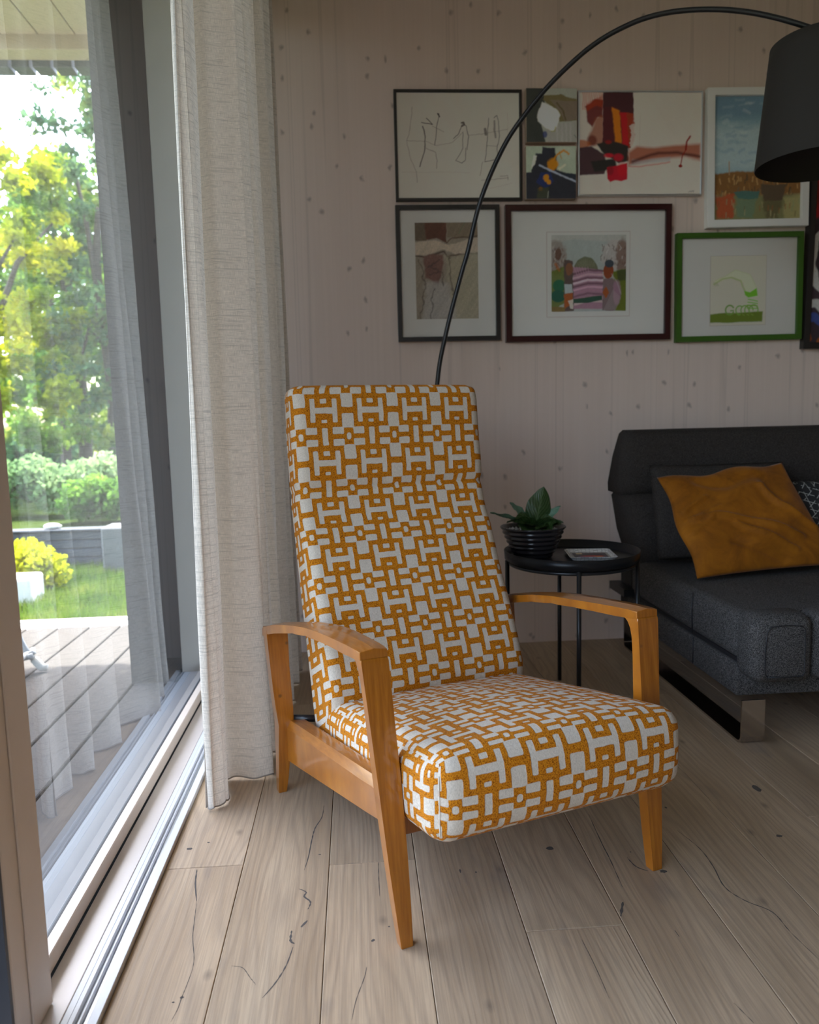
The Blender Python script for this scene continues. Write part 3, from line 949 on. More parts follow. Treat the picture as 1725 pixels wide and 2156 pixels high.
# flat steel sled runner
def runner(x0, x1):
    pts = []
    for y, z in [(2.112, .14), (2.112, .03)]: pts.append((y, z))
    for k in range(1, 7):
        a = k/6*math.pi/2; pts.append((2.112+.024*(1-math.cos(a)), .030-.024*math.sin(a)+.0))
    for k in range(0, 7):
        a = k/6*math.pi/2; pts.append((3.12-.024+.024*math.sin(a), .006+.024*(1-math.cos(a))))
    pts.append((3.12, .14))
    vs, fs = [], []
    T = .007
    for i, (y, z) in enumerate(pts):
        a = pts[max(0, i-1)]; b = pts[min(len(pts)-1, i+1)]
        t = Vector((b[0]-a[0], b[1]-a[1])).normalized()
        nx, nz = -t.y, t.x      # towards inside of the U
        for xx in (x0, x1):
            vs.append((xx, y, z)); 
        for xx in (x1, x0):
            vs.append((xx, y+nx*T, z+nz*T))
    for i in range(len(pts)-1):
        for k in range(4):
            fs.append((i*4+k, i*4+(k+1) % 4, (i+1)*4+(k+1) % 4, (i+1)*4+k))
    fs.append((0, 1, 2, 3)); fs.append(tuple((len(pts)-1)*4+k for k in (3, 2, 1, 0)))
    zmin = min(v[2] for v in vs)
    return mesh('steel_runner', [(a, b, c-zmin) for a, b, c in vs], fs, M['steel'], None)
so(runner(1.098, 1.168)); so(runner(2.95, 3.02))

def pillow(name, corners, thick, mat, n=28, wr=.012, seed=0, pinch=.06, folds=(), edge=0):
    """corner order TL, TR, BR, BL seen from the front"""
    rs = random.Random(seed)
    TL, TR, BR, BL = [Vector(c) for c in corners]
    nrm = -(TR-TL).cross(BL-TL).normalized()
    vs, fs = [], []
    waves = [(rs.uniform(4, 13), rs.uniform(4, 13), rs.uniform(0, 6), rs.uniform(.3, 1)) for _ in range(7)]
    for side in (1, -1):
        for j in range(n+1):
            for i in range(n+1):
                u, v = i/n, j/n
                bu = 1-abs(2*u-1)**2.2; bv = 1-abs(2*v-1)**2.2
                uu = u+(.5-u)*pinch*(1-abs(2*v-1)**2)*2*.6
                vv = v+(.5-v)*pinch*(1-abs(2*u-1)**2)*2*.6
                p = TL.lerp(TR, uu).lerp(BL.lerp(BR, uu), vv)
                h = thick*(max(0, bu*bv))**.55
                w_ = sum(a*math.sin(fx*u+fy*v+ph) for fx, fy, ph, a in waves)/4
                for (fl_, hgt_, wd_) in folds:
                    dm = 9
                    for (ax_, ay_), (bx_, by_) in zip(fl_[:-1], fl_[1:]):
                        dx_, dy_ = bx_-ax_, by_-ay_
                        tt = max(0, min(1, ((u-ax_)*dx_+(v-ay_)*dy_)/(dx_*dx_+dy_*dy_)))
                        dm = min(dm, math.hypot(u-ax_-tt*dx_, v-ay_-tt*dy_))
                    if side > 0: h += hgt_*math.exp(-(dm/wd_)**2)
                if edge:
                    p = p+(TL-BL)*edge*math.sin(u*11+1)*max(0, 1-v*3)*bu+(TR-TL)*edge*.7*math.sin(v*9)*max(0, 1-2.5*u)*bv
                h += wr*w_*min(1, 6*min(u, 1-u, v, 1-v))*side*0+wr*w_*min(1, 5*min(u, 1-u, v, 1-v))
                vs.append(p+nrm*h*side*(1 if side > 0 else .6))
    N = (n+1)**2
    for s_ in (0, 1):
        for j in range(n):
            for i in range(n):
                q = (s_*N+j*(n+1)+i, s_*N+j*(n+1)+i+1, s_*N+(j+1)*(n+1)+i+1, s_*N+(j+1)*(n+1)+i)
                fs.append(q if s_ else q[::-1])
    o = mesh(name, vs, fs, mat, None, True)
    bm = bmesh.new(); bm.from_mesh(o.data)
    bmesh.ops.remove_doubles(bm, verts=bm.verts, dist=.0008)
    bmesh.ops.recalc_face_normals(bm, faces=bm.faces)
    bm.to_mesh(o.data); bm.free()
    return o
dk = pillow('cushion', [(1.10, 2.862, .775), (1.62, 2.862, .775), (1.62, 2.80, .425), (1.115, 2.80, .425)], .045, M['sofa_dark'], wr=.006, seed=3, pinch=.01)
tag(dk, 'square charcoal back cushion behind the mustard velvet cushion', 'cushion')
ms = pillow('cushion', [(1.107, 2.80, .735), (1.60, 2.83, .775), (1.70, 2.60, .425), (1.145, 2.53, .408)], .055, M['mustard'], n=64, wr=.022, seed=11, pinch=.03, edge=.03, folds=[([(.11, .5), (.25, .49), (.54, .62), (.8, .76)], .016, .022), ([(.36, .6), (.72, .87)], .014, .018), ([(.68, .25), (.74, .46), (.95, .68)], .018, .025), ([(.06, .40), (.24, .29)], .010, .018), ([(.05, .5), (.3, .42)], .008, .014), ([(.06, .62), (.22, .52)], .010, .016), ([(.25, .12), (.45, .2), (.7, .15)], -.012, .05), ([(.3, .75), (.6, .95)], -.010, .03)])
tag(ms, 'crumpled mustard yellow velvet cushion leaning on the charcoal sofa back', 'cushion')
pm = NM('triangle_line_print')
tc = pm.n('ShaderNodeTexCoord').outputs['Object']
sx = pm.n('ShaderNodeSeparateXYZ'); pm.l(tc, sx.inputs[0])
best = None
for k, an_ in enumerate((12, 72, 132)):
    q = pm.math('ADD', pm.math('MULTIPLY', sx.outputs[0], math.cos(R(an_))*38), pm.math('MULTIPLY', sx.outputs[2], math.sin(R(an_))*38))
    ln = pm.math('LESS_THAN', pm.math('ABSOLUTE', pm.math('SUBTRACT', pm.math('FRACT', q), .5)), .035)
    mk = pm.math('GREATER_THAN', pm.noise(tc, 30.+7*k, 1), .47)
    ln = pm.math('MULTIPLY', ln, mk)
    best = ln if best is None else pm.math('MAXIMUM', best, ln)
M['tri'] = pm.fin(pm.bsdf(pm.mix(best, (.012, .012, .013), (.42, .42, .40)), .8))
pc = pillow('cushion', [(1.60, 2.86, .700), (1.98, 2.87, .70), (1.98, 2.72, .43), (1.63, 2.72, .43)], .055, M['tri'], wr=.004, seed=5, pinch=.02)
tag(pc, 'black cushion with thin white triangle lines at the right edge, beside the mustard cushion', 'cushion')

# ================================================================== SIDE TABLE, BOWL, PLANT, TRAY
TC = (.71, 2.53)
T0 = empty('side_table', (TC[0], TC[1], 0))
tag(T0, 'round black metal tray side table between the armchair and the sofa', 'side table')
TI = Matrix.Translation(-Vector((TC[0], TC[1], 0)))
def tp(o, p=None):
    o.parent = p or T0; o.matrix_parent_inverse = TI
    return o
rt = .224
tp(lathe('tray_top', [(0, .497), (rt-.012, .497), (rt-.007, .500), (rt-.0035, .5255), (rt, .5255), (rt-.002, .497), (rt-.010, .489), (0, .489)], TC[0], TC[1], M['black_lacquer'], n=72))
for x, y in ((.915, 2.47), (.675, 2.320), (.725, 2.735), (.500, 2.555)):
    d = Vector((x-TC[0], y-TC[1], 0)); d = d.normalized()*.214
    x, y = TC[0]+d.x, TC[1]+d.y
    tp(tube('leg', [(x, y, 0), (x, y, .491)], .0075, M['black_metal'], None, 12))
ring = [(TC[0]+.205*math.cos(a), TC[1]+.205*math.sin(a), .482) for a in [k*math.pi/24 for k in range(49)]]
tp(tube('rim_support', ring, .006, M['black_metal'], None, 8))

BC = (.588, 2.565)
B0 = empty('plant_bowl', (BC[0], BC[1], .497))
tag(B0, 'ribbed black ceramic bowl planter on the round side table', 'plant pot')
BI = Matrix.Translation(-Vector((BC[0], BC[1], .497)))
def bp(o, p):
    o.parent = p; o.matrix_parent_inverse = BI
    return o
prof = [(0, .4975), (.056, .4975), (.060, .499)]
for k in range(0, 33):
    t = k/32
    r_ = .060+.046*t**.8+.0022*math.sin(t*2*math.pi*6.2)
    prof.append((r_, .500+.098*t))
prof += [(.110, .602), (.108, .604), (.102, .600), (.096, .585), (0, .583)]
bp(lathe('bowl', prof, BC[0], BC[1], M['pot'], n=56), B0)
vs, fs = [], []
for k in range(150):
    a, r_ = random.uniform(0, 6.28), .090*math.sqrt(random.random())
    x, y = BC[0]+r_*math.cos(a), BC[1]+r_*math.sin(a)
    s_ = random.uniform(.004, .008)
    b = len(vs)
    for dx, dy, dz in ((1, 0, 0), (0, 1, 0), (-1, 0, 0), (0, -1, 0), (0, 0, 1)):
        vs.append((x+dx*s_, y+dy*s_, .586+dz*s_+random.uniform(0, .002)))
    for i in range(4): fs.append((b+i, b+(i+1) % 4, b+4))
st = mesh('pebbles', vs, fs, M['gravel']); st['kind'] = 'stuff'
bp(st, B0)

PL = empty('potted_plant', (BC[0], BC[1], .587))
tag(PL, 'low houseplant with broad dark green veined leaves growing in the black bowl', 'plant')
PI = Matrix.Translation(-Vector((BC[0], BC[1], .587)))
lm = NM('dark_veined_leaf')
uv = lm.n('ShaderNodeUVMap').outputs[0]
sp = lm.n('ShaderNodeSeparateXYZ'); lm.l(uv, sp.inputs[0])
ax = lm.math('ABSOLUTE', sp.outputs[0])
vein = lm.math('SINE', lm.math('MULTIPLY', lm.math('SUBTRACT', sp.outputs[1], lm.math('MULTIPLY', ax, .55)), 46.))
vm = lm.ramp(vein, [(.75, (0,)*3), (.97, (1,)*3)])
mid = lm.ramp(ax, [(.03, (1,)*3), (.08, (0,)*3)])
nz = lm.noise(uv, 9., 3)
lc = lm.mix(nz, (.016, .045, .012), (.045, .095, .020))
lc = lm.mix(lm.math('MULTIPLY', lm.math('MAXIMUM', vm, mid), .5), lc, (.14, .22, .10))
M['leaf'] = lm.fin(lm.bsdf(lc, .35, lm.bump(vein, .25, .002)))
M['leaf_back'] = plain('leaf_underside', (.14, .26, .18), .5, nscale=40, namp=.3)
def leaf(az, el, L, W, curl, mat, base=(0, 0, 0), roll=0):
    d = Vector((math.cos(az)*math.cos(el), math.sin(az)*math.cos(el), math.sin(el)))
    side = Vector((-math.sin(az), math.cos(az), 0))
    side = Matrix.Rotation(roll, 3, d) @ side
    up = side.cross(d)*-1
    vs, fs, uvs = [], [], []
    n, m_ = 12, 6
    b = Vector(BC+(.587,))+Vector(base)
    for j in range(n+1):
        t = j/n
        wd = W*math.sin(math.pi*min(1, t**.85*.98+.02))**.8
        c_ = b+d*(L*t)+Vector((0, 0, -curl*t*t*L))
        for i in range(m_+1):
            s_ = i/m_*2-1
            vs.append(c_+side*(wd*s_)+up*(abs(s_)**1.5*wd*.35+.003*math.sin(t*18+s_*3)))
    for j in range(n):
        for i in range(m_):
            fs.append((j*(m_+1)+i, j*(m_+1)+i+1, (j+1)*(m_+1)+i+1, (j+1)*(m_+1)+i))
            uvs.append([((ii/m_*2-1), jj/n) for ii, jj in ((i, j), (i+1, j), (i+1, j+1), (i, j+1))])
    o = mesh('leaf', vs, fs, mat, None, True, uvs)
    o.parent = PL; o.matrix_parent_inverse = PI
for az, el, L, W, cu_, mt, ba, ro in [
    (R(-15), R(78), .150, .032, .0, 'leaf', (.008, 0, .01), R(-75)), (R(8), R(40), .120, .014, .05, 'leaf_back', (.012, 0, .012), R(40)),
    (R(170), R(50), .105, .017, .0, 'leaf_back', (-.01, .01, .02), R(-30)), (R(186), R(26), .110, .034, .25, 'leaf', (.0, -.01, .015), R(15)), (R(200), R(30), .095, .034, .3, 'leaf', (.0, -.015, .02), R(-25)),
    (R(178), R(20), .150, .013, .02, 'leaf_back', (-.01, 0, .02), R(25)), (R(-10), R(24), .105, .030, .25, 'leaf', (.0, -.01, .012), R(-20)), (R(-30), R(30), .085, .030, .25, 'leaf', (.01, -.015, .012), R(30)),
    (R(-60), R(18), .080, .030, .25, 'leaf', (.01, -.02, .008), R(20)), (R(-95), R(22), .075, .030, .3, 'leaf', (0, -.02, .01), 0), (R(-125), R(18), .090, .032, .3, 'leaf', (-.01, -.02, .01), R(-20)),
    (R(2), R(12), .100, .024, .1, 'leaf', (.01, -.01, .015), R(25)), (R(60), R(34), .09, .028, .2, 'leaf', (0, .02, .01), 0), (R(120), R(38), .09, .028, .2, 'leaf', (0, .02, .01), 0)]:
    leaf(az, el, L*.95, W*1.35, cu_, M[mt], ba, ro)
sm_ = tube('stem', [(BC[0], BC[1], .585), (BC[0], BC[1], .612)], .005, M['leaf_back'], None, 6)
sm_.parent = PL; sm_.matrix_parent_inverse = PI

# small rectangular dish with pale honeycomb rim and a dark printed centre
class Canvas:
    def __init__(s, w_, h_, rect, bgc, gain=.235):
        s.w, s.h, s.rect, s.gain = w_, h_, rect, gain
        s.a = np.zeros((h_, w_, 3)); s.a[:] = s2l(bgc)
        yy, xx = np.mgrid[0:h_, 0:w_]
        x0, y0, x1, y1 = rect
        s.X = x0+(xx+.5)/w_*(x1-x0); s.Y = y0+(yy+.5)/h_*(y1-y0)
        s.px = (x1-x0)/w_
        s.rs = np.random.default_rng(w_*h_)
    def warp(s, amp, freq, seed=0):
        r_ = np.random.default_rng(seed)
        o = np.zeros_like(s.X); o2 = np.zeros_like(s.X)
        for k in range(6):
            f = freq*(1+k*.7); a = r_.uniform(0, 6.28, 4)
            o += np.sin(s.X*f*math.cos(a[0])+s.Y*f*math.sin(a[0])+a[1])/(1+k*.5)
            o2 += np.sin(s.X*f*math.cos(a[2])+s.Y*f*math.sin(a[2])+a[3])/(1+k*.5)
        return s.X+o*amp/2, s.Y+o2*amp/2
    def blend(s, mask, c):
        mk = np.clip(mask, 0, 1)[..., None]
        s.a = s.a*(1-mk)+s2l(c)*mk
    def poly(s, pts, c, alpha=1, wob=0, freq=.05, soft=None, seed=1):
        X, Y = s.warp(wob, freq, seed) if wob else (s.X, s.Y)
        ins = np.zeros(X.shape, bool); dm = np.full(X.shape, 1e9)
        n = len(pts)
        for i in range(n):
            (ax, ay), (bx, by) = pts[i], pts[(i+1) % n]
            cond = ((ay > Y) != (by > Y))
            if by != ay:
                xi_ = (bx-ax)*(Y-ay)/(by-ay)+ax
                ins ^= cond & (X < xi_)
            dx, dy = bx-ax, by-ay
            t = np.clip(((X-ax)*dx+(Y-ay)*dy)/max(1e-9, dx*dx+dy*dy), 0, 1)
            dm = np.minimum(dm, np.hypot(X-ax-t*dx, Y-ay-t*dy))
        sd = np.where(ins, dm, -dm)
        so_ = soft or s.px*1.2
        s.blend(np.clip(sd/so_+.5, 0, 1)*alpha, c)
    def line(s, pts, wd, c, alpha=1, wob=0, freq=.03, soft=None, seed=2):
        X, Y = s.warp(wob, freq, seed) if wob else (s.X, s.Y)
        dm = np.full(X.shape, 1e9)
        for (ax, ay), (bx, by) in zip(pts[:-1], pts[1:]):
            dx, dy = bx-ax, by-ay
            t = np.clip(((X-ax)*dx+(Y-ay)*dy)/max(1e-9, dx*dx+dy*dy), 0, 1)
            dm = np.minimum(dm, np.hypot(X-ax-t*dx, Y-ay-t*dy))
        so_ = soft or s.px*1.2
        s.blend(np.clip((wd/2-dm)/so_+.5, 0, 1)*alpha, c)
    def ell(s, cx, cy, rx, ry, c, alpha=1, soft=.15, wob=0, freq=.05, seed=3):
        X, Y = s.warp(wob, freq, seed) if wob else (s.X, s.Y)
        d = np.hypot((X-cx)/rx, (Y-cy)/ry)
        s.blend(np.clip((1-d)/soft+.5, 0, 1)*alpha, c)
    def tex(s, amp, fx, fy, seed=0):
        r_ = np.random.default_rng(seed)
        o = np.zeros_like(s.X)
        for k in range(10):
            f = 1+k*.8
            p = r_.uniform(0, 6.28, 2); q = r_.uniform(-1, 1, 2)
            o += np.sin(s.X*fx*f*(1+.4*q[0])+s.Y*fy*q[1]*f+p[0])/(1+.5*k)
        s.a *= (1+amp*(o/3)[..., None]).clip(.3, 1.8)
    def speck(s, amp):
        s.a *= 1+amp*s.rs.normal(size=s.X.shape)[..., None].clip(-1.5, 1.5)
    def mesh(s, name, x0, x1, z0, z1, y, parent=None):
        """upright sheet facing -Y; row 0 at the top"""
        al = np.clip(s.a/s.gain, .004, .86)
        xs = np.linspace(x0, x1, s.w); zs = np.linspace(z1, z0, s.h)
        xx, zz = np.meshgrid(xs, zs)
        V = np.stack([xx.ravel(), np.full(xx.size, y), zz.ravel()], 1)
        i = np.arange(s.h-1)[:, None]*s.w+np.arange(s.w-1)[None, :]
        i = i.ravel()
        F = np.stack([i+s.w, i+s.w+1, i+1, i], 1)
        C4 = np.concatenate([al.reshape(-1, 3), np.ones((al.size//3, 1))], 1)
        return fast_mesh(name, V, F, M['paint'], parent, C4)

def fast_mesh(name, V, F, mat, parent=None, C4=None):
    me = bpy.data.meshes.new(name)
    k = F.shape[1]
    me.vertices.add(len(V)); me.vertices.foreach_set('co', np.asarray(V, np.float32).ravel())
    me.loops.add(F.size); me.loops.foreach_set('vertex_index', F.ravel().astype(np.int32))
    me.polygons.add(len(F)); me.polygons.foreach_set('loop_start', np.arange(0, F.size, k, dtype=np.int32))
    if C4 is not None:
        ca = me.color_attributes.new('Col', 'FLOAT_COLOR', 'POINT')
        ca.data.foreach_set('color', C4.astype(np.float32).ravel())
    me.update(calc_edges=True); me.validate()
    me.materials.append(mat)
    return link(bpy.data.objects.new(name, me), parent)

DI = empty('dish', (.775, 2.53, .498))
DI.rotation_euler = (0, 0, R(-8))
tag(DI, 'small rectangular dish with pale honeycomb rim on the round side table', 'dish')
hwx, hwy = .078, .085
def rr(hx_, hy_, r_, z, n=6):
    out = []
    for cx_, cy_, a0 in ((hx_-r_, hy_-r_, 0), (-hx_+r_, hy_-r_, 90), (-hx_+r_, -hy_+r_, 180), (hx_-r_, -hy_+r_, 270)):
        for k in range(n+1):
            a = R(a0+90*k/n); out.append((cx_+r_*math.cos(a), cy_+r_*math.sin(a), z))
    return out
rings = [rr(hwx-.012, hwy-.012, .012, 0), rr(hwx, hwy, .016, .012), rr(hwx-.002, hwy-.002, .015, .013), rr(hwx-.012, hwy-.012, .012, .003)]
vs = [p for r_ in rings for p in r_]; n = len(rings[0]); fs = []
for a in range(3):
    for i in range(n): fs.append((a*n+i, a*n+(i+1) % n, (a+1)*n+(i+1) % n, (a+1)*n+i))
fs.append(tuple(range(n))[::-1]); fs.append(tuple(3*n+i for i in range(n)))
hm = NM('honeycomb_glaze')
tcc = hm.n('ShaderNodeTexCoord').outputs['Object']
vo = hm.n('ShaderNodeTexVoronoi', feature='DISTANCE_TO_EDGE', i_Scale=75., i_Randomness=.3); hm.l(tcc, vo.inputs['Vector'])
M['honey'] = hm.fin(hm.bsdf(hm.ramp(vo.outputs['Distance'], [(.02, (.25, .22, .2)), (.06, (.62, .59, .54))]), .25))
mesh('rim', vs, fs, M['honey'], DI, False)
cv = Canvas(60, 60, (0, 0, 100, 100), (48, 42, 42), .25)
cv.ell(55, 62, 34, 9, (120, 35, 25), .9, .5); cv.ell(70, 70, 14, 5, (150, 90, 35), .8, .5)
cv.poly([(10, 70), (95, 78), (95, 95), (10, 92)], (55, 62, 85), .8, 2, .1); cv.poly([(12, 8), (30, 8), (30, 24), (12, 24)], (130, 115, 85))
pr = cv.mesh('print', -.056, .056, -.05, .05, 0, DI)
pr.rotation_euler = (R(-90), 0, 0); pr.location = (0, 0, .0042)

# ================================================================== ARC FLOOR LAMP
LB = Vector((.262, 2.87, 0))
LA = empty('floor_lamp', LB)
tag(LA, 'black arc floor lamp with drum shade reaching over from behind the armchair', 'floor lamp')
LI = Matrix.Translation(-LB)
def lp(o, p=None):
    o.parent = p or LA; o.matrix_parent_inverse = LI
    return o
SC = Vector((1.452, 2.40, 0))
arc = [(.262, 2.87, .03), (.272, 2.866, .45), (.287, 2.860, .80), (.305, 2.853, 1.10), (.339, 2.839, 1.277), (.392, 2.818, 1.47), (.417, 2.809, 1.551), (.463, 2.79, 1.723), (.538, 2.761, 1.886), (.614, 2.731, 1.99), (.703, 2.696, 2.082),
       (.817, 2.651, 2.168), (.927, 2.607, 2.213), (1.022, 2.57, 2.227), (1.127, 2.529, 2.219), (1.229, 2.488, 2.195), (1.33, 2.448, 2.156), (1.441, 2.404, 2.098), (1.452, 2.40, 2.085)]
lp(tube('arc_pole', catmull(arc, 6), .0082, M['black_metal'], None, 12))
lp(lathe('base', [(0, 0), (.15, 0), (.152, .004), (.152, .026), (.148, .030), (.03, .031), (.022, .05), (.012, .07), (0, .07)], LB.x, LB.y, M['black_metal'], n=56))
rb, rtp, zb_, zt_ = .187, .152, 1.715, 2.065
shp = [(rb, zb_), (rb+.0015, zb_+.004)]
for k in range(1, 8):
    t = k/8; shp.append((rb+(rtp-rb)*t+.0015, zb_+(zt_-zb_)*t))
shp += [(rtp+.0015, zt_), (rtp-.002, zt_+.001), (rtp-.003, zt_-.002)]
shade = lp(lathe('lamp_shade', shp, SC.x, SC.y, M['shade'], n=72))
lp(lathe('shade_lining', [(rtp-.003, zt_-.002), (rb-.0025, zb_+.001), (rb, zb_)], SC.x, SC.y, M['shade_in'], n=72), shade)
lp(tube('socket', [(SC.x, SC.y, 2.085), (SC.x, SC.y, 1.99)], .02, M['black_metal'], None, 14))
for a in (0, 120, 240):
    lp(tube('shade_spoke', [(SC.x, SC.y, 2.05), (SC.x+rtp*math.cos(R(a))*.985, SC.y+rtp*math.sin(R(a))*.985, 2.05)], .0025, M['black_metal'], None, 6))

# ================================================================== PICTURES ON THE BACK WALL
WY = 3.2395
def bars(name, x0, x1, z0, z1, y0, y1, fw, mat, parent, bev=.002):
    bm = bmesh.new()
    O = [(x0, z0), (x1, z0), (x1, z1), (x0, z1)]
    I = [(x0+fw, z0+fw), (x1-fw, z0+fw), (x1-fw, z1-fw), (x0+fw, z1-fw)]
    A = [bm.verts.new((a, y0+.0*fw, b)) for a, b in O]; B = [bm.verts.new((a, y0, b)) for a, b in I]
    C_ = [bm.verts.new((a, y1, b)) for a, b in O]; D = [bm.verts.new((a, y1, b)) for a, b in I]
    for i in range(4):
        j = (i+1) % 4
        bm.faces.new((A[i], A[j], B[j], B[i])); bm.faces.new((C_[j], C_[i], D[i], D[j]))
        bm.faces.new((A[j], A[i], C_[i], C_[j])); bm.faces.new((B[i], B[j], D[j], D[i]))
    es = [e for e in bm.edges if all(v in A or v in B for v in e.verts) and not (e.verts[0] in A) != (e.verts[1] in A)]
    if bev: bmesh.ops.bevel(bm, geom=es, offset=bev, segments=2, affect='EDGES')
    return from_bm(name, bm, mat, parent)

def picture(label, x0, x1, z0, z1, depth, fw, mat, tilt=0, glass=True, board=True, matb=None):
    c = Vector(((x0+x1)/2, WY, (z0+z1)/2))
    e = empty('picture', c)
    e.rotation_euler = (0, R(tilt), 0)
    tag(e, label, 'picture', None)
    bars('frame', x0-c.x, x1-c.x, z0-c.z, z1-c.z, -depth, -.0005, fw, mat, e)
    if board:
        box('mat_board', x0-c.x+fw*.6, x1-c.x-fw*.6, -depth*.45, -depth*.45+.003, z0-c.z+fw*.6, z1-c.z-fw*.6, matb or M['mat_board'], e)
    if glass:
        y = -depth*.7
        mesh('glass', [(x0-c.x+fw*.8, y, z0-c.z+fw*.8), (x1-c.x-fw*.8, y, z0-c.z+fw*.8), (x1-c.x-fw*.8, y, z1-c.z-fw*.8), (x0-c.x+fw*.8, y, z1-c.z-fw*.8)], [(0, 1, 2, 3)], M['picture_glass'], e)
    return e, c
def put(cv, name, e, c, x0, x1, z0, z1, depth):
    return cv.mesh(name, x0-c.x, x1-c.x, z0-c.z, z1-c.z, -depth, e)

# 1 line drawing
e, c = picture('thin black frame with a line drawing of three figures, above the stone print', .194, .704, 1.835, 2.257, .02, .011, M['frame_black'])
cv = Canvas(300, 255, (120, 155, 1015, 930), (127, 120, 113))
br = (48, 40, 36)
for L, wd, al in [([(235, 260), (215, 420), (190, 510), (210, 620), (255, 735), (260, 810)], 3, .45), ([(190, 505), (330, 510), (400, 540), (520, 520), (600, 440)], 3, .4),
    ([(335, 340), (380, 385), (300, 375)], 5, .8), ([(310, 400), (325, 480), (320, 560), (300, 640), (280, 695)], 6, .75), ([(430, 310), (415, 380), (405, 440), (395, 540)], 4, .7), ([(380, 400), (460, 440)], 3, .5),
    ([(330, 560), (395, 590), (410, 650), (400, 710)], 4, .45), ([(530, 490), (570, 450), (600, 380), (625, 400), (640, 470), (630, 570)], 4, .7), ([(600, 440), (598, 560), (570, 610), (545, 650), (590, 670), (615, 650), (620, 560)], 4, .6),
    ([(590, 375), (605, 370), (612, 390), (595, 400)], 9, .7), ([(640, 465), (750, 455), (930, 420)], 3, .4), ([(765, 420), (768, 460)], 16, .55), ([(830, 340), (850, 320), (862, 370), (868, 480), (850, 560), (855, 640), (760, 660), (775, 540), (790, 340)], 4, .65),
    ([(830, 360), (838, 480)], 12, .45), ([(770, 540), (850, 545)], 3, .5), ([(745, 660), (720, 760)], 3, .45), ([(120+30, 735), (480, 735), (640, 740)], 2, .25), ([(735, 795), (830, 790), (930, 780)], 5, .35), ([(870, 770), (925, 765), (930, 795)], 4, .45), ([(420, 310), (430, 330)], 10, .8), ([(780, 860), (960, 820)], 2, .25), ([(930, 300), (930, 440)], 2, .25)]:
    cv.line(L, wd*1.15, br, min(1, al*1.3), 2.5, .05, 3)
cv.tex(.02, .01, .01); put(cv, 'drawing', e, c, .205, .693, 1.846, 2.246, .0125)

# 2, 3 two small canvases
def canvas_thing(label, x0, x1, z0, z1, depth, cv, edge, tilt=0):
    c = Vector(((x0+x1)/2, WY, (z0+z1)/2))
    e = empty('canvas_painting', c); e.rotation_euler = (0, R(tilt), 0)
    tag(e, label, 'painting')
    box('stretcher', x0-c.x, x1-c.x, -depth, -.0005, z0-c.z, z1-c.z, edge, e, .0015)
    put(cv, 'painted_face', e, c, x0+.001, x1-.001, z0+.001, z1-.001, depth+.0006)
    return e
cv = Canvas(80, 80, (420, 300, 1150, 1110), (100, 100, 92))
cv.poly([(400, 280), (665, 280), (690, 600), (640, 860), (700, 1120), (400, 1120)], (36, 37, 34), 1, 6, .02)
cv.poly([(680, 410), (920, 395), (1000, 430), (1170, 470), (1170, 780), (900, 800), (760, 560), (660, 470)], (70, 62, 40), 1, 8, .03)
cv.poly([(760, 480), (1160, 500), (1160, 760), (980, 800), (900, 640)], (76, 66, 56), 1, 6, .03)
cv.line([(860, 520), (950, 640), (985, 780)], 22, (52, 44, 22), .8, 4, .05)
cv.poly([(720, 850), (1170, 790), (1170, 1120), (720, 1120)], (100, 98, 92), 1, 4, .03)
for xx in (860, 930, 990, 1050): cv.line([(xx, 830), (xx+8, 1100)], 26, (112, 108, 106), .5, 5, .05)
cv.poly([(650, 505), (860, 615), (910, 700), (860, 870), (800, 940), (690, 890), (585, 790), (580, 690)], (138, 134, 126), 1, 6, .03)
cv.line([(840, 880), (830, 940), (780, 945)], 16, (90, 88, 40), .7); cv.ell(690, 990, 32, 50, (28, 34, 66), .85, .4); cv.line([(1110, 1000), (1150, 1050)], 10, (40, 50, 40), .8)
cv.tex(.05, .02, .02, 4); cv.speck(.03)
canvas_thing('small abstract canvas with a white rhombus on black, upper of the stacked pair', .7175, .9235, 2.053, 2.258, .030, cv, M['canvas_edge'])
cv = Canvas(80, 80, (420, 1160, 1140, 1970), (106, 112, 98))
cv.poly([(400, 1560), (500, 1560), (560, 1280), (650, 1270), (660, 1180), (830, 1190), (860, 1330), (870, 1530), (1150, 1600), (1150, 2000), (400, 2000)], (28, 28, 32), 1, 8, .03)
cv.poly([(530, 1300), (575, 1310), (550, 1430), (500, 1500)], (138, 134, 122), .9, 4, .05)
cv.ell(1000, 1260, 150, 110, (112, 116, 104), .8, .3); cv.ell(800, 1440, 80, 90, (122, 78, 12), .95, .3, 10, .04)
cv.line([(820, 1360), (900, 1260), (960, 1230), (1030, 1280)], 26, (124, 80, 16), .9, 8, .05); cv.line([(900, 1260), (930, 1350)], 16, (112, 84, 20), .8, 5, .05)
cv.poly([(640, 1550), (760, 1560), (820, 1700), (700, 1800), (560, 1720)], (22, 30, 62), .8, 10, .03)
cv.line([(620, 1455), (760, 1530), (960, 1620), (1140, 1705)], 26, (108, 112, 122), .9, 4, .04); cv.poly([(880, 1500), (980, 1430), (1000, 1450), (900, 1530)], (142, 130, 112), .9, 3, .05)
cv.poly([(860, 1560), (1150, 1600), (1150, 1670), (1000, 1630)], (24, 28, 34), .9, 4, .04)
cv.ell(710, 1650, 42, 55, (128, 84, 14), .95, .3, 6, .05); cv.ell(750, 1710, 30, 40, (128, 84, 14), .95, .3, 6, .05); cv.ell(630, 1815, 30, 30, (88, 56, 20), .8, .5); cv.poly([(590, 1800), (740, 1790), (750, 1960), (570, 1960)], (44, 46, 30), .6, 10, .03)
cv.line([(740, 1850), (730, 1950)], 8, (120, 120, 112), .6); cv.tex(.06, .02, .02, 5); cv.speck(.03)
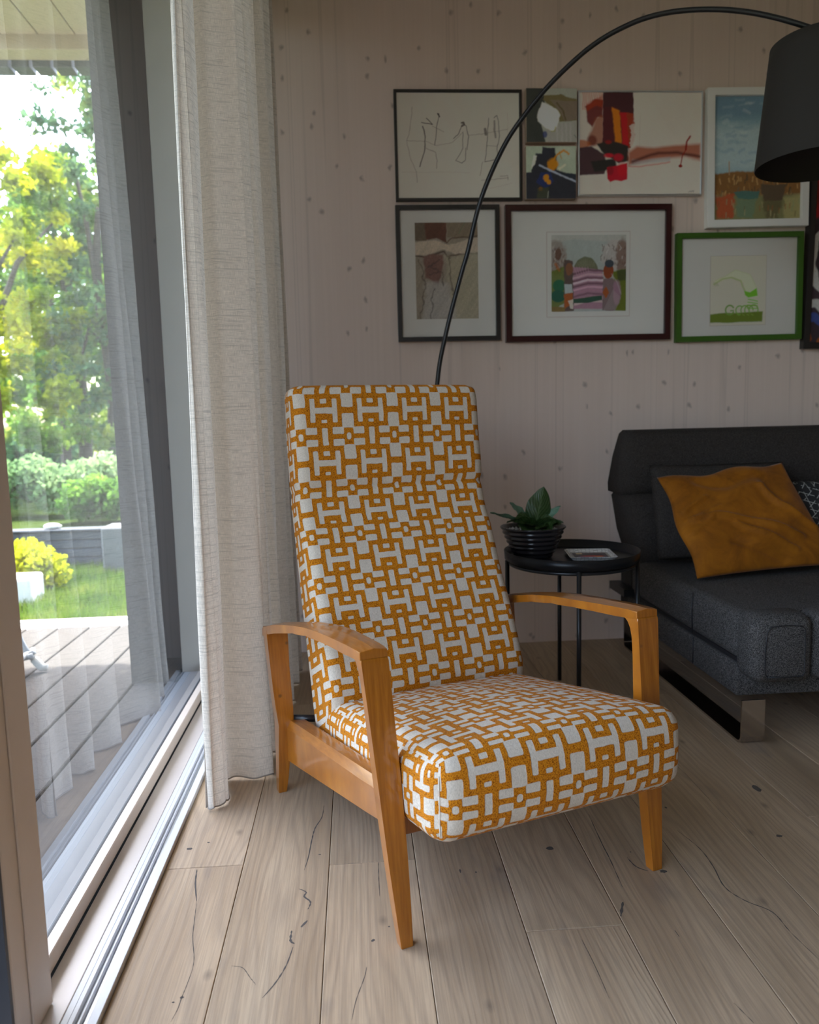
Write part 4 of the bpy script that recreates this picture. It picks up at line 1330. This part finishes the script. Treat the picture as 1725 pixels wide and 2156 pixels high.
canvas_thing('small dark abstract canvas with ochre splashes, lower of the stacked pair', .7155, .920, 1.8355, 2.0395, .030, cv, M['canvas_edge'])

# 4 red abstract in thin silver frame
cv = Canvas(220, 180, (110, 95, 1640, 1430), (125, 118, 110))
cv.tex(.03, .006, .008, 8)
for k, xx in enumerate(range(150, 400, 22)): cv.line([(xx, 90), (xx+12, 200+30*(k % 3)), (xx+5, 320)], 12, (112, 44, 20), .55, 6, .02)
cv.poly([(190, 280), (300, 190), (400, 200), (400, 420), (330, 420), (270, 540), (215, 470)], (62, 14, 14), .95, 8, .02, 18)
cv.poly([(190, 250), (400, 130), (400, 300), (330, 260), (200, 340)], (104, 34, 12), .6, 8, .03, 25)
cv.poly([(310, 430), (410, 380), (420, 760), (210, 800), (220, 690)], (92, 46, 26), .8, 10, .02, 40)
cv.ell(270, 720, 60, 70, (60, 20, 14), .8, .5)
cv.poly([(405, 90), (780, 90), (790, 360), (760, 820), (400, 820)], (50, 20, 22), 1, 6, .02, 10)
cv.poly([(405, 90), (775, 90), (785, 350), (640, 360), (560, 280), (405, 290)], (42, 22, 24), 1, 5, .02, 14)
cv.poly([(515, 290), (610, 330), (640, 760), (560, 740), (540, 500)], (128, 72, 14), .9, 6, .03, 16)
cv.poly([(610, 360), (710, 360), (740, 800), (650, 790), (630, 500)], (110, 18, 20), 1, 6, .03, 16)
cv.poly([(700, 360), (790, 360), (800, 700), (740, 860), (720, 560)], (96, 34, 18), .9, 12, .03, 14)
cv.poly([(725, 520), (800, 500), (830, 780), (770, 900), (740, 760), (760, 640)], (128, 120, 112), .75, 12, .05, 12)
cv.ell(130, 770, 120, 60, (104, 52, 22), .8, .4)
cv.poly([(75, 820), (260, 800), (430, 900), (460, 1080), (430, 1150), (80, 1180)], (44, 30, 32), 1, 6, .02, 16)
cv.poly([(320, 760), (500, 720), (720, 790), (730, 990), (600, 1010), (420, 900)], (28, 24, 22), 1, 8, .02, 16)
cv.poly([(250, 990), (560, 960), (590, 1090), (300, 1130)], (26, 24, 22), 1, 6, .02, 20)
cv.ell(480, 915, 60, 30, (120, 16, 26), .9, .5); cv.ell(600, 940, 62, 50, (112, 16, 26), .9, .5); cv.ell(475, 740, 40, 26, (90, 18, 18), .8, .6)
cv.poly([(460, 1070), (600, 1040), (715, 1010), (715, 1230), (640, 1255), (560, 1240), (500, 1262), (465, 1220)], (112, 14, 24), 1, 4, .02, 12)
cv.ell(650, 1100, 60, 90, (124, 14, 20), .6, .6); cv.ell(500, 1110, 40, 60, (70, 14, 18), .6, .6)
cv.poly([(720, 880), (830, 790), (1050, 810), (1300, 790), (1640, 760), (1640, 980), (1450, 930), (1100, 960), (860, 1010), (730, 1040)], (98, 46, 26), .88, 8, .01, 46)
cv.poly([(780, 960), (900, 980), (1250, 930), (1250, 990), (760, 1040)], (100, 98, 100), .5, 6, .02, 30); cv.line([(730, 1055), (850, 1065), (1100, 1030), (1250, 1000)], 18, (118, 62, 54), .6, 4, .02, 12)
cv.line([(780, 1000), (900, 950), (1100, 885), (1350, 875), (1640, 930)], 34, (48, 22, 20), .9, 6, .01, 34)
cv.line([(1500, 665), (1460, 740), (1450, 840)], 24, (84, 18, 12), .95, 3, .03, 8); cv.line([(1450, 840), (1410, 920), (1385, 1040)], 13, (84, 18, 12), .95, 3, .03, 6); cv.ell(1385, 1055, 24, 22, (80, 18, 12), 1)
cv.line([(870, 400), (865, 800)], 5, (96, 88, 82), .4); cv.line([(505, 1265), (505, 1370)], 4, (96, 88, 82), .5)
cv.line([(1495, 1400), (1515, 1385), (1525, 1400), (1540, 1380), (1555, 1400), (1560, 1378)], 7, (50, 46, 42), .8)
cv.speck(.015)
e, c = picture('abstract canvas of red and black brush marks on cream in a thin silver frame', .9315, 1.4440, 1.850, 2.254, .022, .006, M['alu'], 0, False, False)
put(cv, 'painted_face', e, c, .9375, 1.438, 1.856, 2.248, .016)
box('stretcher', -.2498, .2498, -.0155, -.0005, -.1955, .1955, M['canvas_edge'], e)

# 5 stone texture print, black frame
e, c = picture('black framed print of weathered stone in brown and grey, lower left of the gallery wall', .189, .608, 1.284, 1.8175, .028, .0175, M['frame_black'])
cv = Canvas(110, 150, (258, 1130, 735, 1818), (88, 80, 70))
cv.poly([(250, 1120), (340, 1120), (340, 1260), (250, 1260)], (62, 52, 42), 1, 8, .03); cv.poly([(335, 1130), (500, 1130), (500, 1280), (420, 1240), (340, 1250)], (58, 36, 28), 1, 6, .03)
cv.poly([(500, 1130), (740, 1130), (740, 1230), (510, 1240)], (78, 68, 56), 1, 6, .03); cv.poly([(255, 1265), (420, 1255), (510, 1290), (740, 1240), (740, 1340), (560, 1365), (480, 1330), (330, 1365), (255, 1360)], (112, 102, 90), 1, 8, .02, 8)
cv.line([(255, 1365), (330, 1372), (480, 1335), (500, 1370), (740, 1350)], 12, (46, 34, 28), .85, 6, .03); cv.line([(500, 1280), (540, 1240), (740, 1232)], 10, (52, 38, 30), .8, 5, .03); cv.line([(590, 1210), (640, 1130)], 5, (50, 70, 50), .6)
cv.poly([(320, 1370), (475, 1350), (465, 1480), (430, 1570), (340, 1520)], (72, 52, 46), 1, 8, .04, 14)
cv.poly([(490, 1370), (740, 1350), (740, 1820), (540, 1820)], (98, 92, 78), .8, 10, .03, 30); cv.poly([(330, 1540), (500, 1560), (560, 1820), (300, 1820)], (102, 98, 94), .7, 12, .03, 30)
for L in ([(290, 1390), (330, 1560), (310, 1690), (290, 1810)], [(520, 1380), (520, 1500), (540, 1640)], [(460, 1480), (470, 1580)], [(390, 1600), (370, 1810)], [(440, 1400), (350, 1440), (450, 1470), (360, 1500)]): cv.line(L, 9, (46, 38, 34), .65, 10, .05)
cv.tex(.12, .05, .06, 9); cv.speck(.09)
put(cv, 'print', e, c, .266, .520, 1.373, 1.752-.0, .0135)

# 6 landscape in maroon frame
e, c = picture('wide maroon framed print of figures before round hills, centre of the lower row', .631, 1.3185, 1.274, 1.816, .030, .024, M['frame_maroon'])
box('inner_mat', .802-c.x, 1.150-c.x, -.0145, -.0136, 1.372-c.z, 1.712-c.z, plain('pinkish_line', (.60, .47, .42), .8), e)
box('inner_mat', .804-c.x, 1.148-c.x, -.0150, -.0146, 1.374-c.z, 1.710-c.z, M['mat_board'], e)
cv = Canvas(200, 180, (455, 340, 1270, 1085), (100, 102, 98))
cv.poly([(450, 340), (1275, 340), (1275, 420), (700, 380), (450, 430)], (112, 108, 102), .6, 4, .02, 20)
cv.ell(510, 560, 110, 170, (88, 80, 74), .9, .2, 14, .06); cv.ell(1140, 540, 140, 150, (108, 102, 98), .9, .2, 16, .07); cv.ell(1230, 560, 70, 180, (76, 60, 52), .9, .3, 12, .06)
for k in range(40):
    a_, b_ = random.uniform(990, 1270), random.uniform(400, 640); cv.line([(a_, b_), (a_+random.uniform(-18, 18), b_+22)], 9, random.choice([(60, 44, 38), (120, 116, 112), (70, 56, 50)]), .7)
    a_, b_ = random.uniform(455, 600), random.uniform(430, 700); cv.line([(a_, b_), (a_+random.uniform(-18, 18), b_+22)], 9, random.choice([(66, 40, 26), (112, 106, 100), (56, 44, 40)]), .6)
cv.ell(830, 690, 130, 140, (66, 66, 50), 1, .06, 4, .04)
for k in range(9): cv.line([(730+24*k, 640), (745+21*k, 570+abs(4-k)*8), (760+20*k, 650)], 4, (96, 92, 76), .5)
cv.poly([(450, 690), (600, 640), (600, 1000), (450, 1085)], (60, 66, 22), .9, 8, .03, 10); cv.poly([(1130, 690), (1275, 680), (1275, 1085), (1150, 1085)], (62, 66, 22), 1, 8, .03, 12)
cv.poly([(1170, 690), (1270, 680), (1270, 780), (1180, 790)], (40, 44, 24), .9, 5, .03, 10); cv.ell(540, 830, 70, 60, (28, 62, 44), 1, .15); cv.ell(530, 930, 80, 60, (26, 54, 44), 1, .15)
cv.poly([(690, 650), (1010, 680), (1020, 1060), (690, 1060)], (98, 74, 82), 1, 5, .02, 10)
for y_, c_ in ((690, (64, 44, 50)), (730, (120, 100, 104)), (760, (70, 48, 54)), (782, (134, 118, 120)), (815, (66, 46, 52)), (850, (124, 98, 108)), (880, (104, 76, 86)), (915, (74, 52, 60)), (990, (120, 108, 104))):
    cv.line([(690, y_+30), (850, y_-8), (1015, y_)], 20, c_, .85, 3, .02, 8)
for k in range(6): cv.line([(700+30*k, 650), (740+26*k, 740)], 6, (112, 84, 92), .7)
cv.poly([(690, 960), (850, 945), (1005, 930), (1010, 975), (850, 1000), (690, 1000)], (30, 48, 38), 1, 3, .02, 6)
cv.poly([(590, 580), (690, 590), (700, 1080), (590, 1080)], (56, 46, 42), 1, 7, .04, 8); cv.ell(530, 520, 36, 60, (60, 40, 30), .9, .2, 6, .06); cv.line([(500, 620), (540, 680)], 26, (106, 60, 28), .7, 4, .08); cv.ell(650, 670, 42, 60, (80, 52, 36), 1, .15, 5, .06)
cv.poly([(595, 815), (680, 815), (690, 900), (600, 905)], (106, 110, 108), 1, 3, .04, 5); cv.poly([(590, 910), (690, 905), (690, 1000), (600, 1060)], (104, 54, 24), .9, 7, .08, 8); cv.poly([(640, 980), (690, 960), (690, 1060), (660, 1050)], (128, 122, 114), .9, 4, .06)
cv.ell(1075, 690, 54, 78, (86, 42, 24), 1, .1, 4, .06); cv.ell(1085, 620, 50, 38, (38, 42, 46), 1, .15); cv.poly([(1020, 770), (1120, 760), (1200, 850), (1210, 960), (1150, 1080), (1010, 1080)], (74, 62, 62), 1, 6, .04, 8)
cv.poly([(1050, 840), (1085, 900), (1050, 960), (1012, 900)], (96, 50, 24), 1, 3, .05); cv.ell(1170, 900, 44, 120, (96, 72, 82), .8, .3, 6, .05)
for k in range(10): cv.line([(1030+14*k, 1070), (1130+9*k, 880+8*k)], 4, (118, 112, 108), .45)
cv.line([(1110, 720), (1170, 800), (1215, 920)], 7, (110, 104, 104), .6); cv.poly([(450, 1030), (600, 1040), (600, 1085), (450, 1085)], (76, 62, 36), 1, 4, .03)
cv.tex(.05, .03, .03, 3); cv.speck(.05)
put(cv, 'print', e, c, .822, 1.133, 1.394, 1.698, .0156)

# 7 harbour painting, white frame
e, c = picture('white framed painting of boats under a blue cloudy sky, partly hidden by the lampshade', 1.462, 1.892, 1.722, 2.265, .034, .030, M['frame_white'], -.8, False, False)
cv = Canvas(170, 210, (845, 575, 1410, 1350), (74, 92, 98))
cv.poly([(840, 570), (1420, 570), (1420, 700), (840, 720)], (62, 78, 90), .8, 12, .02, 60); cv.poly([(840, 760), (1420, 740), (1420, 1040), (840, 1040)], (104, 112, 112), .75, 20, .015, 90)
for k in range(70):
    a_, b_ = random.uniform(850, 1410), random.uniform(590, 1020); cv.line([(a_, b_), (a_+random.uniform(20, 70), b_+random.uniform(-14, 14))], random.uniform(8, 22), random.choice([(70, 88, 98), (92, 104, 106), (112, 118, 116), (60, 80, 96)]), .4, 8, .03, 12)
cv.poly([(840, 1045), (1150, 1040), (1230, 1080), (1420, 1070), (1420, 1200), (840, 1200)], (74, 50, 26), 1, 8, .04, 10)
for k in range(90):
    a_, b_ = random.uniform(850, 1410), random.uniform(1060, 1200); cv.line([(a_, b_), (a_+random.uniform(-8, 8), b_+random.uniform(15, 40))], 9, random.choice([(88, 60, 30), (48, 38, 26), (110, 84, 50), (60, 52, 40)]), .7)
cv.poly([(840, 1190), (1420, 1190), (1420, 1350), (840, 1350)], (70, 68, 44), 1, 6, .03, 20); cv.poly([(870, 1190), (990, 1180), (980, 1330), (880, 1330)], (104, 38, 20), .8, 10, .05, 16)
cv.poly([(980, 1165), (1150, 1160), (1140, 1210), (1010, 1210)], (36, 60, 56), .9, 5, .05); cv.poly([(1150, 1120), (1310, 1130), (1290, 1220), (1170, 1230)], (50, 40, 30), 1, 6, .05, 8); cv.poly([(1160, 1220), (1300, 1220), (1260, 1340), (1180, 1340)], (50, 42, 28), .7, 10, .05, 16); cv.poly([(1000, 1210), (1130, 1210), (1110, 1330), (1010, 1330)], (58, 72, 58), .7, 10, .05, 16)
cv.poly([(1300, 1210), (1420, 1190), (1420, 1350), (1310, 1350)], (100, 92, 60), .7, 8, .03, 20)
for k in range(40):
    a_, b_ = random.uniform(850, 1410), random.uniform(1210, 1345); cv.line([(a_, b_), (a_+random.uniform(-4, 4), b_+30)], 8, random.choice([(76, 84, 62), (58, 50, 30), (96, 88, 62), (84, 48, 24)]), .5)
cv.line([(950, 980), (952, 1060)], 8, (96, 74, 54), .8); cv.speck(.05)
put(cv, 'painted_face', e, c, 1.489, 1.865, 1.749, 2.238, .018)
box('backing', -.20, .20, -.0175, -.001, -.26, .26, M['canvas_edge'], e)

# 8 green frame
e, c = picture('green framed print of a bending swimmer on a dark green base line', 1.3435, 1.8835, 1.2635, 1.702, .030, .022, M['frame_green'], -.45)
box('inner_mat', -.1225, .1185, -.0145, -.0136, -.156, .128, plain('pale_line', (.60, .52, .44), .8), e)
cv = Canvas(130, 150, (872, 1563, 1192, 1917), (122, 118, 108))
cv.poly([(868, 1856), (1174, 1848), (1172, 1900), (868, 1902)], (66, 76, 26), 1, 2, .05, 6)
cv.poly([(890, 1690), (900, 1700), (1000, 1668), (1062, 1700), (1078, 1768), (1142, 1776), (1140, 1730), (1100, 1660), (1015, 1634), (960, 1664)], (128, 124, 108), 1, 1, .1, 6)
cv.line([(893, 1705), (940, 1680), (990, 1672), (1045, 1690), (1070, 1745)], 9, (104, 110, 72), .8, 1, .1); cv.line([(900, 1688), (960, 1664), (1015, 1634), (1100, 1660), (1138, 1730)], 4, (112, 116, 90), .7, 1, .1)
for k in range(4): cv.line([(890+2*k, 1695+6*k), (912+3*k, 1700+4*k)], 3, (104, 104, 80), .7)
cv.poly([(1066, 1742), (1100, 1750), (1138, 1728), (1144, 1768), (1090, 1776), (1072, 1764)], (72, 112, 32), 1)
for k in range(4): cv.line([(1090-2*k, 1785+15*k), (1120, 1790+14*k), (1144, 1796+12*k)], 5.5, (76, 112, 40), .9)
def arcpts(cx, cy, r_, a0, a1): return [(cx+r_*math.cos(R(a0+(a1-a0)*k/14)), cy+r_*math.sin(R(a0+(a1-a0)*k/14))) for k in range(15)]
cv.line(arcpts(985, 1838, 24, 30, 330), 8, (70, 92, 40), .95); cv.line([(990, 1842), (1006, 1840), (1006, 1856)], 6, (70, 92, 40), .9)
for xx, r_, a0, a1 in ((1042, 22, -10, 240), (1072, 23, 60, 300), (1095, 24, 60, 300), (1122, 26, 60, 320)): cv.line(arcpts(xx, 1840, r_, a0+90, a1+60), 7, (74, 100, 38), .9)
for xx in (1030, 1060, 1085, 1110): cv.line([(xx, 1862), (xx+10, 1866)], 5, (80, 100, 40), .8)
put(cv, 'print', e, c, c.x-.121, c.x+.117, c.z-.1545, c.z+.1265, .0150)

# 9 black frame at the right edge
e, c = picture('tall black framed abstract with white loops, right of the green framed print', 1.899, 2.43, 1.221, 2.02, .034, .026, M['frame_black'], .9, True, False)
cv = Canvas(150, 210, (0, 0, 100, 150), (38, 30, 34))
cv.poly([(0, 0), (100, 0), (100, 34), (60, 44), (0, 48)], (112, 16, 24), 1, 1.5, .3, 3); cv.poly([(0, 20), (30, 24), (26, 40), (0, 38)], (84, 20, 20), .8, 1, .4, 4); cv.poly([(20, 40), (100, 40), (100, 150), (40, 150)], (30, 38, 66), .6, 4, .15, 20)
cv.line([(-2, 130), (8, 128), (20, 140), (40, 152)], 7, (40, 52, 96), .9, 1, .2); cv.line([(14, 56), (4, 66), (2, 84), (6, 100), (20, 112), (50, 118)], 6.5, (124, 122, 118), 1, .6, .3); cv.line([(0, 117), (8, 117), (20, 125), (50, 132)], 7, (122, 120, 116), 1, .5, .3)
cv.line([(30, 60), (60, 50), (80, 70), (70, 100), (40, 104)], 6, (120, 118, 114), 1, .6, .3); cv.line([(10, 150), (40, 110), (90, 90)], 3, (110, 56, 20), .8, 1, .3); cv.line([(0, 138), (3, 146)], 4, (100, 50, 20), .9)
cv.speck(.08); put(cv, 'painted_face', e, c, 1.921, 2.408, 1.244, 1.998, .012)

# ================================================================== OUTSIDE: porch
deck = box('deck_substructure', -3.2, -.91, -2.0, 3.95, -.30, -.075, M['gutter'])
deck.name = 'deck'
tag(deck, 'weathered grey board deck outside the glass door', 'deck')
xj = [-.715, -.897,  -1.060, -1.212, -1.365, -1.52, -1.675, -1.83, -1.985, -2.14, -2.295, -2.45, -2.605, -2.76, -2.915, -3.07]
for a, b in zip(xj[:-1], xj[1:]):
    box('deck_board', b+.0045, a-.0045, -2.0, 3.955 if b < -.9 else 3.02, -.075, -.03, M['deck'], deck, .003)

PR = empty('porch_roof', (-1.4, 4.3, 2.8))
tag(PR, 'wooden porch roof with boarded soffit and dark gutter over the deck', 'roof')
PI_ = Matrix.Translation(-Vector((-1.4, 4.3, 2.8)))
def pp(o, p=None):
    o.parent = p or PR; o.matrix_parent_inverse = PI_
    return o
x = -1.86
while x < -.96:
    pp(box('soffit_board', x+.003, min(x+.18, -.955)-.003, -2.7, 4.22, 2.905, 2.925, M['soffit'], None, .002)); x += .18
pp(box('soffit_board', -.95, -.76, -2.7, 3.02, 2.905, 2.925, M['soffit'], None, .002))
pp(box('roof_deck', -1.9, -.75, -2.7, 4.34, 2.93, 2.99, M['gutter']))
pp(box('eave_beam', -1.9, -.94, 4.22, 4.34, 2.835, 2.93, M['soffit'], None, .004))
x = -1.9
while x < -1.0:
    pp(box('gutter_section', x, x+.088, 4.345, 4.45, 2.805, 2.915, M['gutter'], None, .004)); x += .105
pp(box('gutter_rail', -1.9, -.95, 4.40, 4.46, 2.905, 2.92, M['gutter']))

# white gravel strip with edging
gv = box('gravel_bed', -4.2, -.7, 3.97, 4.16, -.28, -.062, M['gravel'])
tag(gv, 'strip of white gravel between the deck and the lawn', 'gravel')
V, F = [], []
for k in range(1500):
    x_, y_ = rng.uniform(-3.6, -.9), rng.uniform(3.99, 4.14); s_ = rng.uniform(.008, .017)
    b = len(V)
    for dx, dy, dz in ((1, 0, 0), (0, 1, 0), (-1, 0, 0), (0, -1, 0), (.1, .1, 1), (0, 0, -1)):
        V.append((x_+dx*s_*rng.uniform(.8, 1.2), y_+dy*s_*rng.uniform(.8, 1.2), -.057+dz*s_*.7))
    for i in range(4): F.append((b+i, b+(i+1) % 4, b+4)); F.append((b+(i+1) % 4, b+i, b+5))
st = mesh('gravel_stones', V, F, M['gravel'], gv); st['kind'] = 'stuff'
tag(box('edging_strip', -4.2, -.7, 4.162, 4.20, -.25, -.045, M['stone'], None, .003), 'white edging strip along the lawn', 'edging')

gr = box('lawn', -14, 3, 4.205, 24, -.4, -.10, M['soil'])
tag(gr, 'sunlit green lawn beyond the deck', 'lawn', kind='structure')
o = box('bounce_lawn', -16, -3.21, -14, 4.20, -.4, -.10, M['soil'], gr)  # unseen ground, added to bounce daylight in through the door
N = 26000
gx = rng.uniform(-3.9, -1.2, N); gy = 4.22+rng.random(N)**1.2*1.95
hh = rng.uniform(.03, .075, N)*np.where(gy < 4.3, 1.5, 1); an = rng.uniform(0, 6.28, N); lx = rng.normal(0, .018, (N, 2))
V = np.zeros((N, 3, 3)); wd = .0035
V[:, 0] = np.stack([gx-np.cos(an)*wd, gy-np.sin(an)*wd, np.full(N, -.10)], 1); V[:, 1] = np.stack([gx+np.cos(an)*wd, gy+np.sin(an)*wd, np.full(N, -.10)], 1)
V[:, 2] = np.stack([gx+lx[:, 0], gy+lx[:, 1], -.10+hh], 1)
g = fast_mesh('grass', V.reshape(-1, 3), np.arange(3*N).reshape(-1, 3), M['grass'])
tag(g, 'short green grass blades growing on the lawn', 'grass', kind='stuff')

# low retaining wall of horizontal timbers and a pale return wall
rw = empty('retaining_wall', (-2.6, 6.1, -.1))
tag(rw, 'low grey timber retaining wall at the end of the lawn', 'wall')
RI = Matrix.Translation(-Vector((-2.6, 6.1, -.1)))
for k in range(5):
    z0 = -.16+k*.068
    o = box('timber', -4.6, -1.905, 6.10+.004*(k % 2), 6.20, z0, z0+.0625, M['concrete'], None, .006); o.parent = rw; o.matrix_parent_inverse = RI
o = box('timber_cap', -4.6, -1.90, 6.08, 6.22, .180, .196, M['concrete'], None, .004); o.parent = rw; o.matrix_parent_inverse = RI
tag(box('planting_bed', -5.6, -1.7, 6.225, 9, -.2, .165, M['soil'], None), 'raised planting bed behind the timber retaining wall', 'flower bed')
cw = box('return_wall', -1.885, -1.72, 5.80, 6.07, -.15, .235, M['concrete_light'], None, .01)
tag(cw, 'pale concrete return wall beside the grey timber retaining wall', 'wall')
sb = box('stone_block', -2.28, -2.0, 4.80, 5.02, -.12, .068, M['stone'], None, .02, 3)
tag(sb, 'pale limestone block standing on the lawn edge in front of a yellow-green shrub', 'stone')
for (x_, y_, z_, s_, lb) in [(-2.36, 6.15, .197, .05, 'small white rock lying on top of the timber retaining wall'), (-2.33, 5.75, -.10, .07, 'small white rock on the grass in front of the retaining wall')]:
    bm = bmesh.new(); bmesh.ops.create_icosphere(bm, subdivisions=2, radius=1)
    for v in bm.verts: v.co = Vector((v.co.x*s_*1.4, v.co.y*s_, v.co.z*s_*.45))*random.uniform(.9, 1.08)+Vector((x_, y_, z_+s_*.4))
    tag(from_bm('white_rock', bm, M['stone'], None, True), lb, 'rock')

def leaf_cloud(name, blobs, n, size, mat, parent, seed=1, elong=1.7):
    r_ = np.random.default_rng(seed)
    wts = np.array([b[3]*b[4]*b[5] for b in blobs]); wts = wts/wts.sum()
    idx = r_.choice(len(blobs), n, p=wts)
    B = np.array(blobs)[idx]
    d = r_.normal(size=(n, 3)); d /= np.linalg.norm(d, axis=1)[:, None]
    rad_ = r_.random(n)**.75
    P = B[:, :3]+d*rad_[:, None]*B[:, 3:6]
    a = r_.normal(size=(n, 3)); a /= np.linalg.norm(a, axis=1)[:, None]
    b = np.cross(a, r_.normal(size=(n, 3))); b /= np.linalg.norm(b, axis=1)[:, None]
    s_ = size*r_.uniform(.6, 1.3, n)[:, None]
    V = np.stack([P-a*s_*elong*.5, P+b*s_*.5, P+a*s_*elong*.5, P-b*s_*.5], 1).reshape(-1, 3)
    o = fast_mesh(name, V, np.arange(4*n).reshape(-1, 4), mat, parent)
    o['kind'] = 'stuff'
    return o
def tree(label, x, y, zb, trunk_h, blobs, n, size, mat, seed, name='tree', trunk=True, cat='tree', branches=5):
    e = empty(name, (x, y, zb)); tag(e, label, cat)
    inv = [b for b in blobs]
    leaf_cloud('foliage', [(b[0]-x, b[1]-y, b[2]-zb, b[3], b[4], b[5]) for b in inv], n, size, mat, e, seed)
    if trunk:
        tube('trunk', catmull([(0, 0, 0), (.05, .03, trunk_h*.4), (-.05, .02, trunk_h*.75), (.03, 0, trunk_h)], 4), [.11-.006*i for i in range(13)], M['bark'], e, 8)
        for k, b in enumerate(inv[:branches]):
            tube('branch', [(0, 0, trunk_h*.55), ((b[0]-x)*.5, (b[1]-y)*.5, (trunk_h*.75+b[2]-zb)*.5), (b[0]-x, b[1]-y, b[2]-zb)], [.045, .03, .012], M['bark'], e, 6)
    return e
rs = random.Random(4)
def blobset(cx_, cy_, z0, z1, w_, n_, r0, r1):
    n_ = int(n_*5.5); r0 *= .5; r1 *= .72
    return [(cx_+rs.uniform(-w_, w_), cy_+rs.uniform(-.8, .8), rs.uniform(z0, z1), rs.uniform(r0, r1), rs.uniform(r0, r1), rs.uniform(r0, r1)*.7) for _ in range(n_)]
tree('yellow-green leafy tree at the far left beyond the lawn', -4.35, 9.6, -.1, 3.3, blobset(-4.15, 9.6, 1.2, 4.2, .75, 15, .22, .42), 10000, .060, M['leaf_yellow'], 1)
tree('bright green tree in the middle of the garden view', -3.9, 11.5, -.1, 3.6, blobset(-3.95, 11.5, .8, 4.6, .8, 15, .25, .5), 11000, .062, M['leaf_green'], 2)
tree('darker blue-green tree beside the porch, thin at the top', -3.15, 10.4, -.1, 3.8, blobset(-3.1, 10.4, .8, 5.9, .62, 22, .2, .42), 11000, .055, M['leaf_dark'], 3)
tree('tall green tree furthest back behind the others', -5.6, 15.5, -.1, 4.5, blobset(-5.3, 15.5, .8, 5.2, 1.6, 22, .5, .8), 7000, .12, M['leaf_green'], 5)
tree('pale green feathery shrub above the retaining wall on the left', -2.75, 7.4, .165, .4, [(-2.75+.22*k, 7.3+.1*(k % 2), .42+.05*(k % 3), .22, .25, .23) for k in range(-2, 3)], 5500, .04, M['leaf_pale'], 6, 'shrub', False, 'shrub')
tree('green shrub above the retaining wall on the right', -2.15, 6.9, .165, .4, [(-2.35+.16*k, 6.75, .36+.04*(k % 2), .18, .2, .18) for k in range(0, 5)], 4500, .035, M['leaf_green'], 7, 'shrub', False, 'shrub')
tree('yellow-green shrub growing behind the limestone block', -2.22, 5.25, -.1, .3, [(-2.32, 5.25, .06, .16, .15, .16), (-2.18, 5.22, .10, .15, .15, .16), (-2.05, 5.28, .02, .12, .12, .17), (-2.2, 5.2, .0, .22, .15, .1)], 3500, .03, M['leaf_yellow'], 8, 'shrub', False, 'shrub')
tree('dark hedge far behind the garden trees', -6.5, 19, -.1, 1, [(-10+1.0*k, 19, .3, .9, .6, .9) for k in range(0, 11)], 12000, .14, M['leaf_dark'], 9, 'hedge', False, 'hedge')

# folding garden chair on the deck: its front foot shows beside the door stile
GC = empty('garden_chair', (-1.55, 3.35, -.03))
tag(GC, 'grey tubular folding garden chair whose foot stands on the sunlit deck', 'chair')
GI = Matrix.Translation(-Vector((-1.55, 3.35, -.03)))
def gp(o, p=None):
    o.parent = p or GC; o.matrix_parent_inverse = GI
    return o
for yy in (3.22, 2.70):
    gp(tube('leg', [(-1.325, yy, -.014), (-1.385, yy, .075), (-1.43, yy, .19), (-1.47, yy, .30), (-1.78, yy, .62)], .0125, M['grey_tube'], None, 10))
    gp(tube('leg', [(-1.34, yy-.03, .05), (-1.47, yy-.03, .02), (-1.80, yy-.03, .25), (-2.1, yy-.03, .5)], .0125, M['grey_tube'], None, 10))
    gp(tube('foot_cap', [(-1.300, yy, -.012), (-1.322, yy, -.009), (-1.352, yy, .028)], [.014, .0175, .0165], M['rubber'], None, 12))
    gp(tube('armrest', [(-1.62, yy, .50), (-1.80, yy, .52), (-2.0, yy, .53)], .014, M['grey_tube'], None, 10))
    gp(tube('back_post', [(-1.98, yy, .38), (-2.3, yy, 1.0)], .0115, M['grey_tube'], None, 10))
gp(tube('crossbar', [(-1.372, 3.27, .052), (-1.372, 2.64, .052)], .0125, M['grey_tube'], None, 10))
gp(tube('brace', [(-1.340, 3.205, .062), (-1.47, 3.205, -.006)], .012, M['grey_tube'], None, 10))
gp(box('seat', -2.05, -1.62, 2.72, 3.20, .40, .41, M['grey_tube'], None, .003))
gp(mesh('back_fabric', [(-2.05, 2.74, .42), (-2.05, 3.2, .42), (-2.3, 3.2, 1.0), (-2.3, 2.74, 1.0)], [(0, 1, 2, 3)], M['rubber'], None))
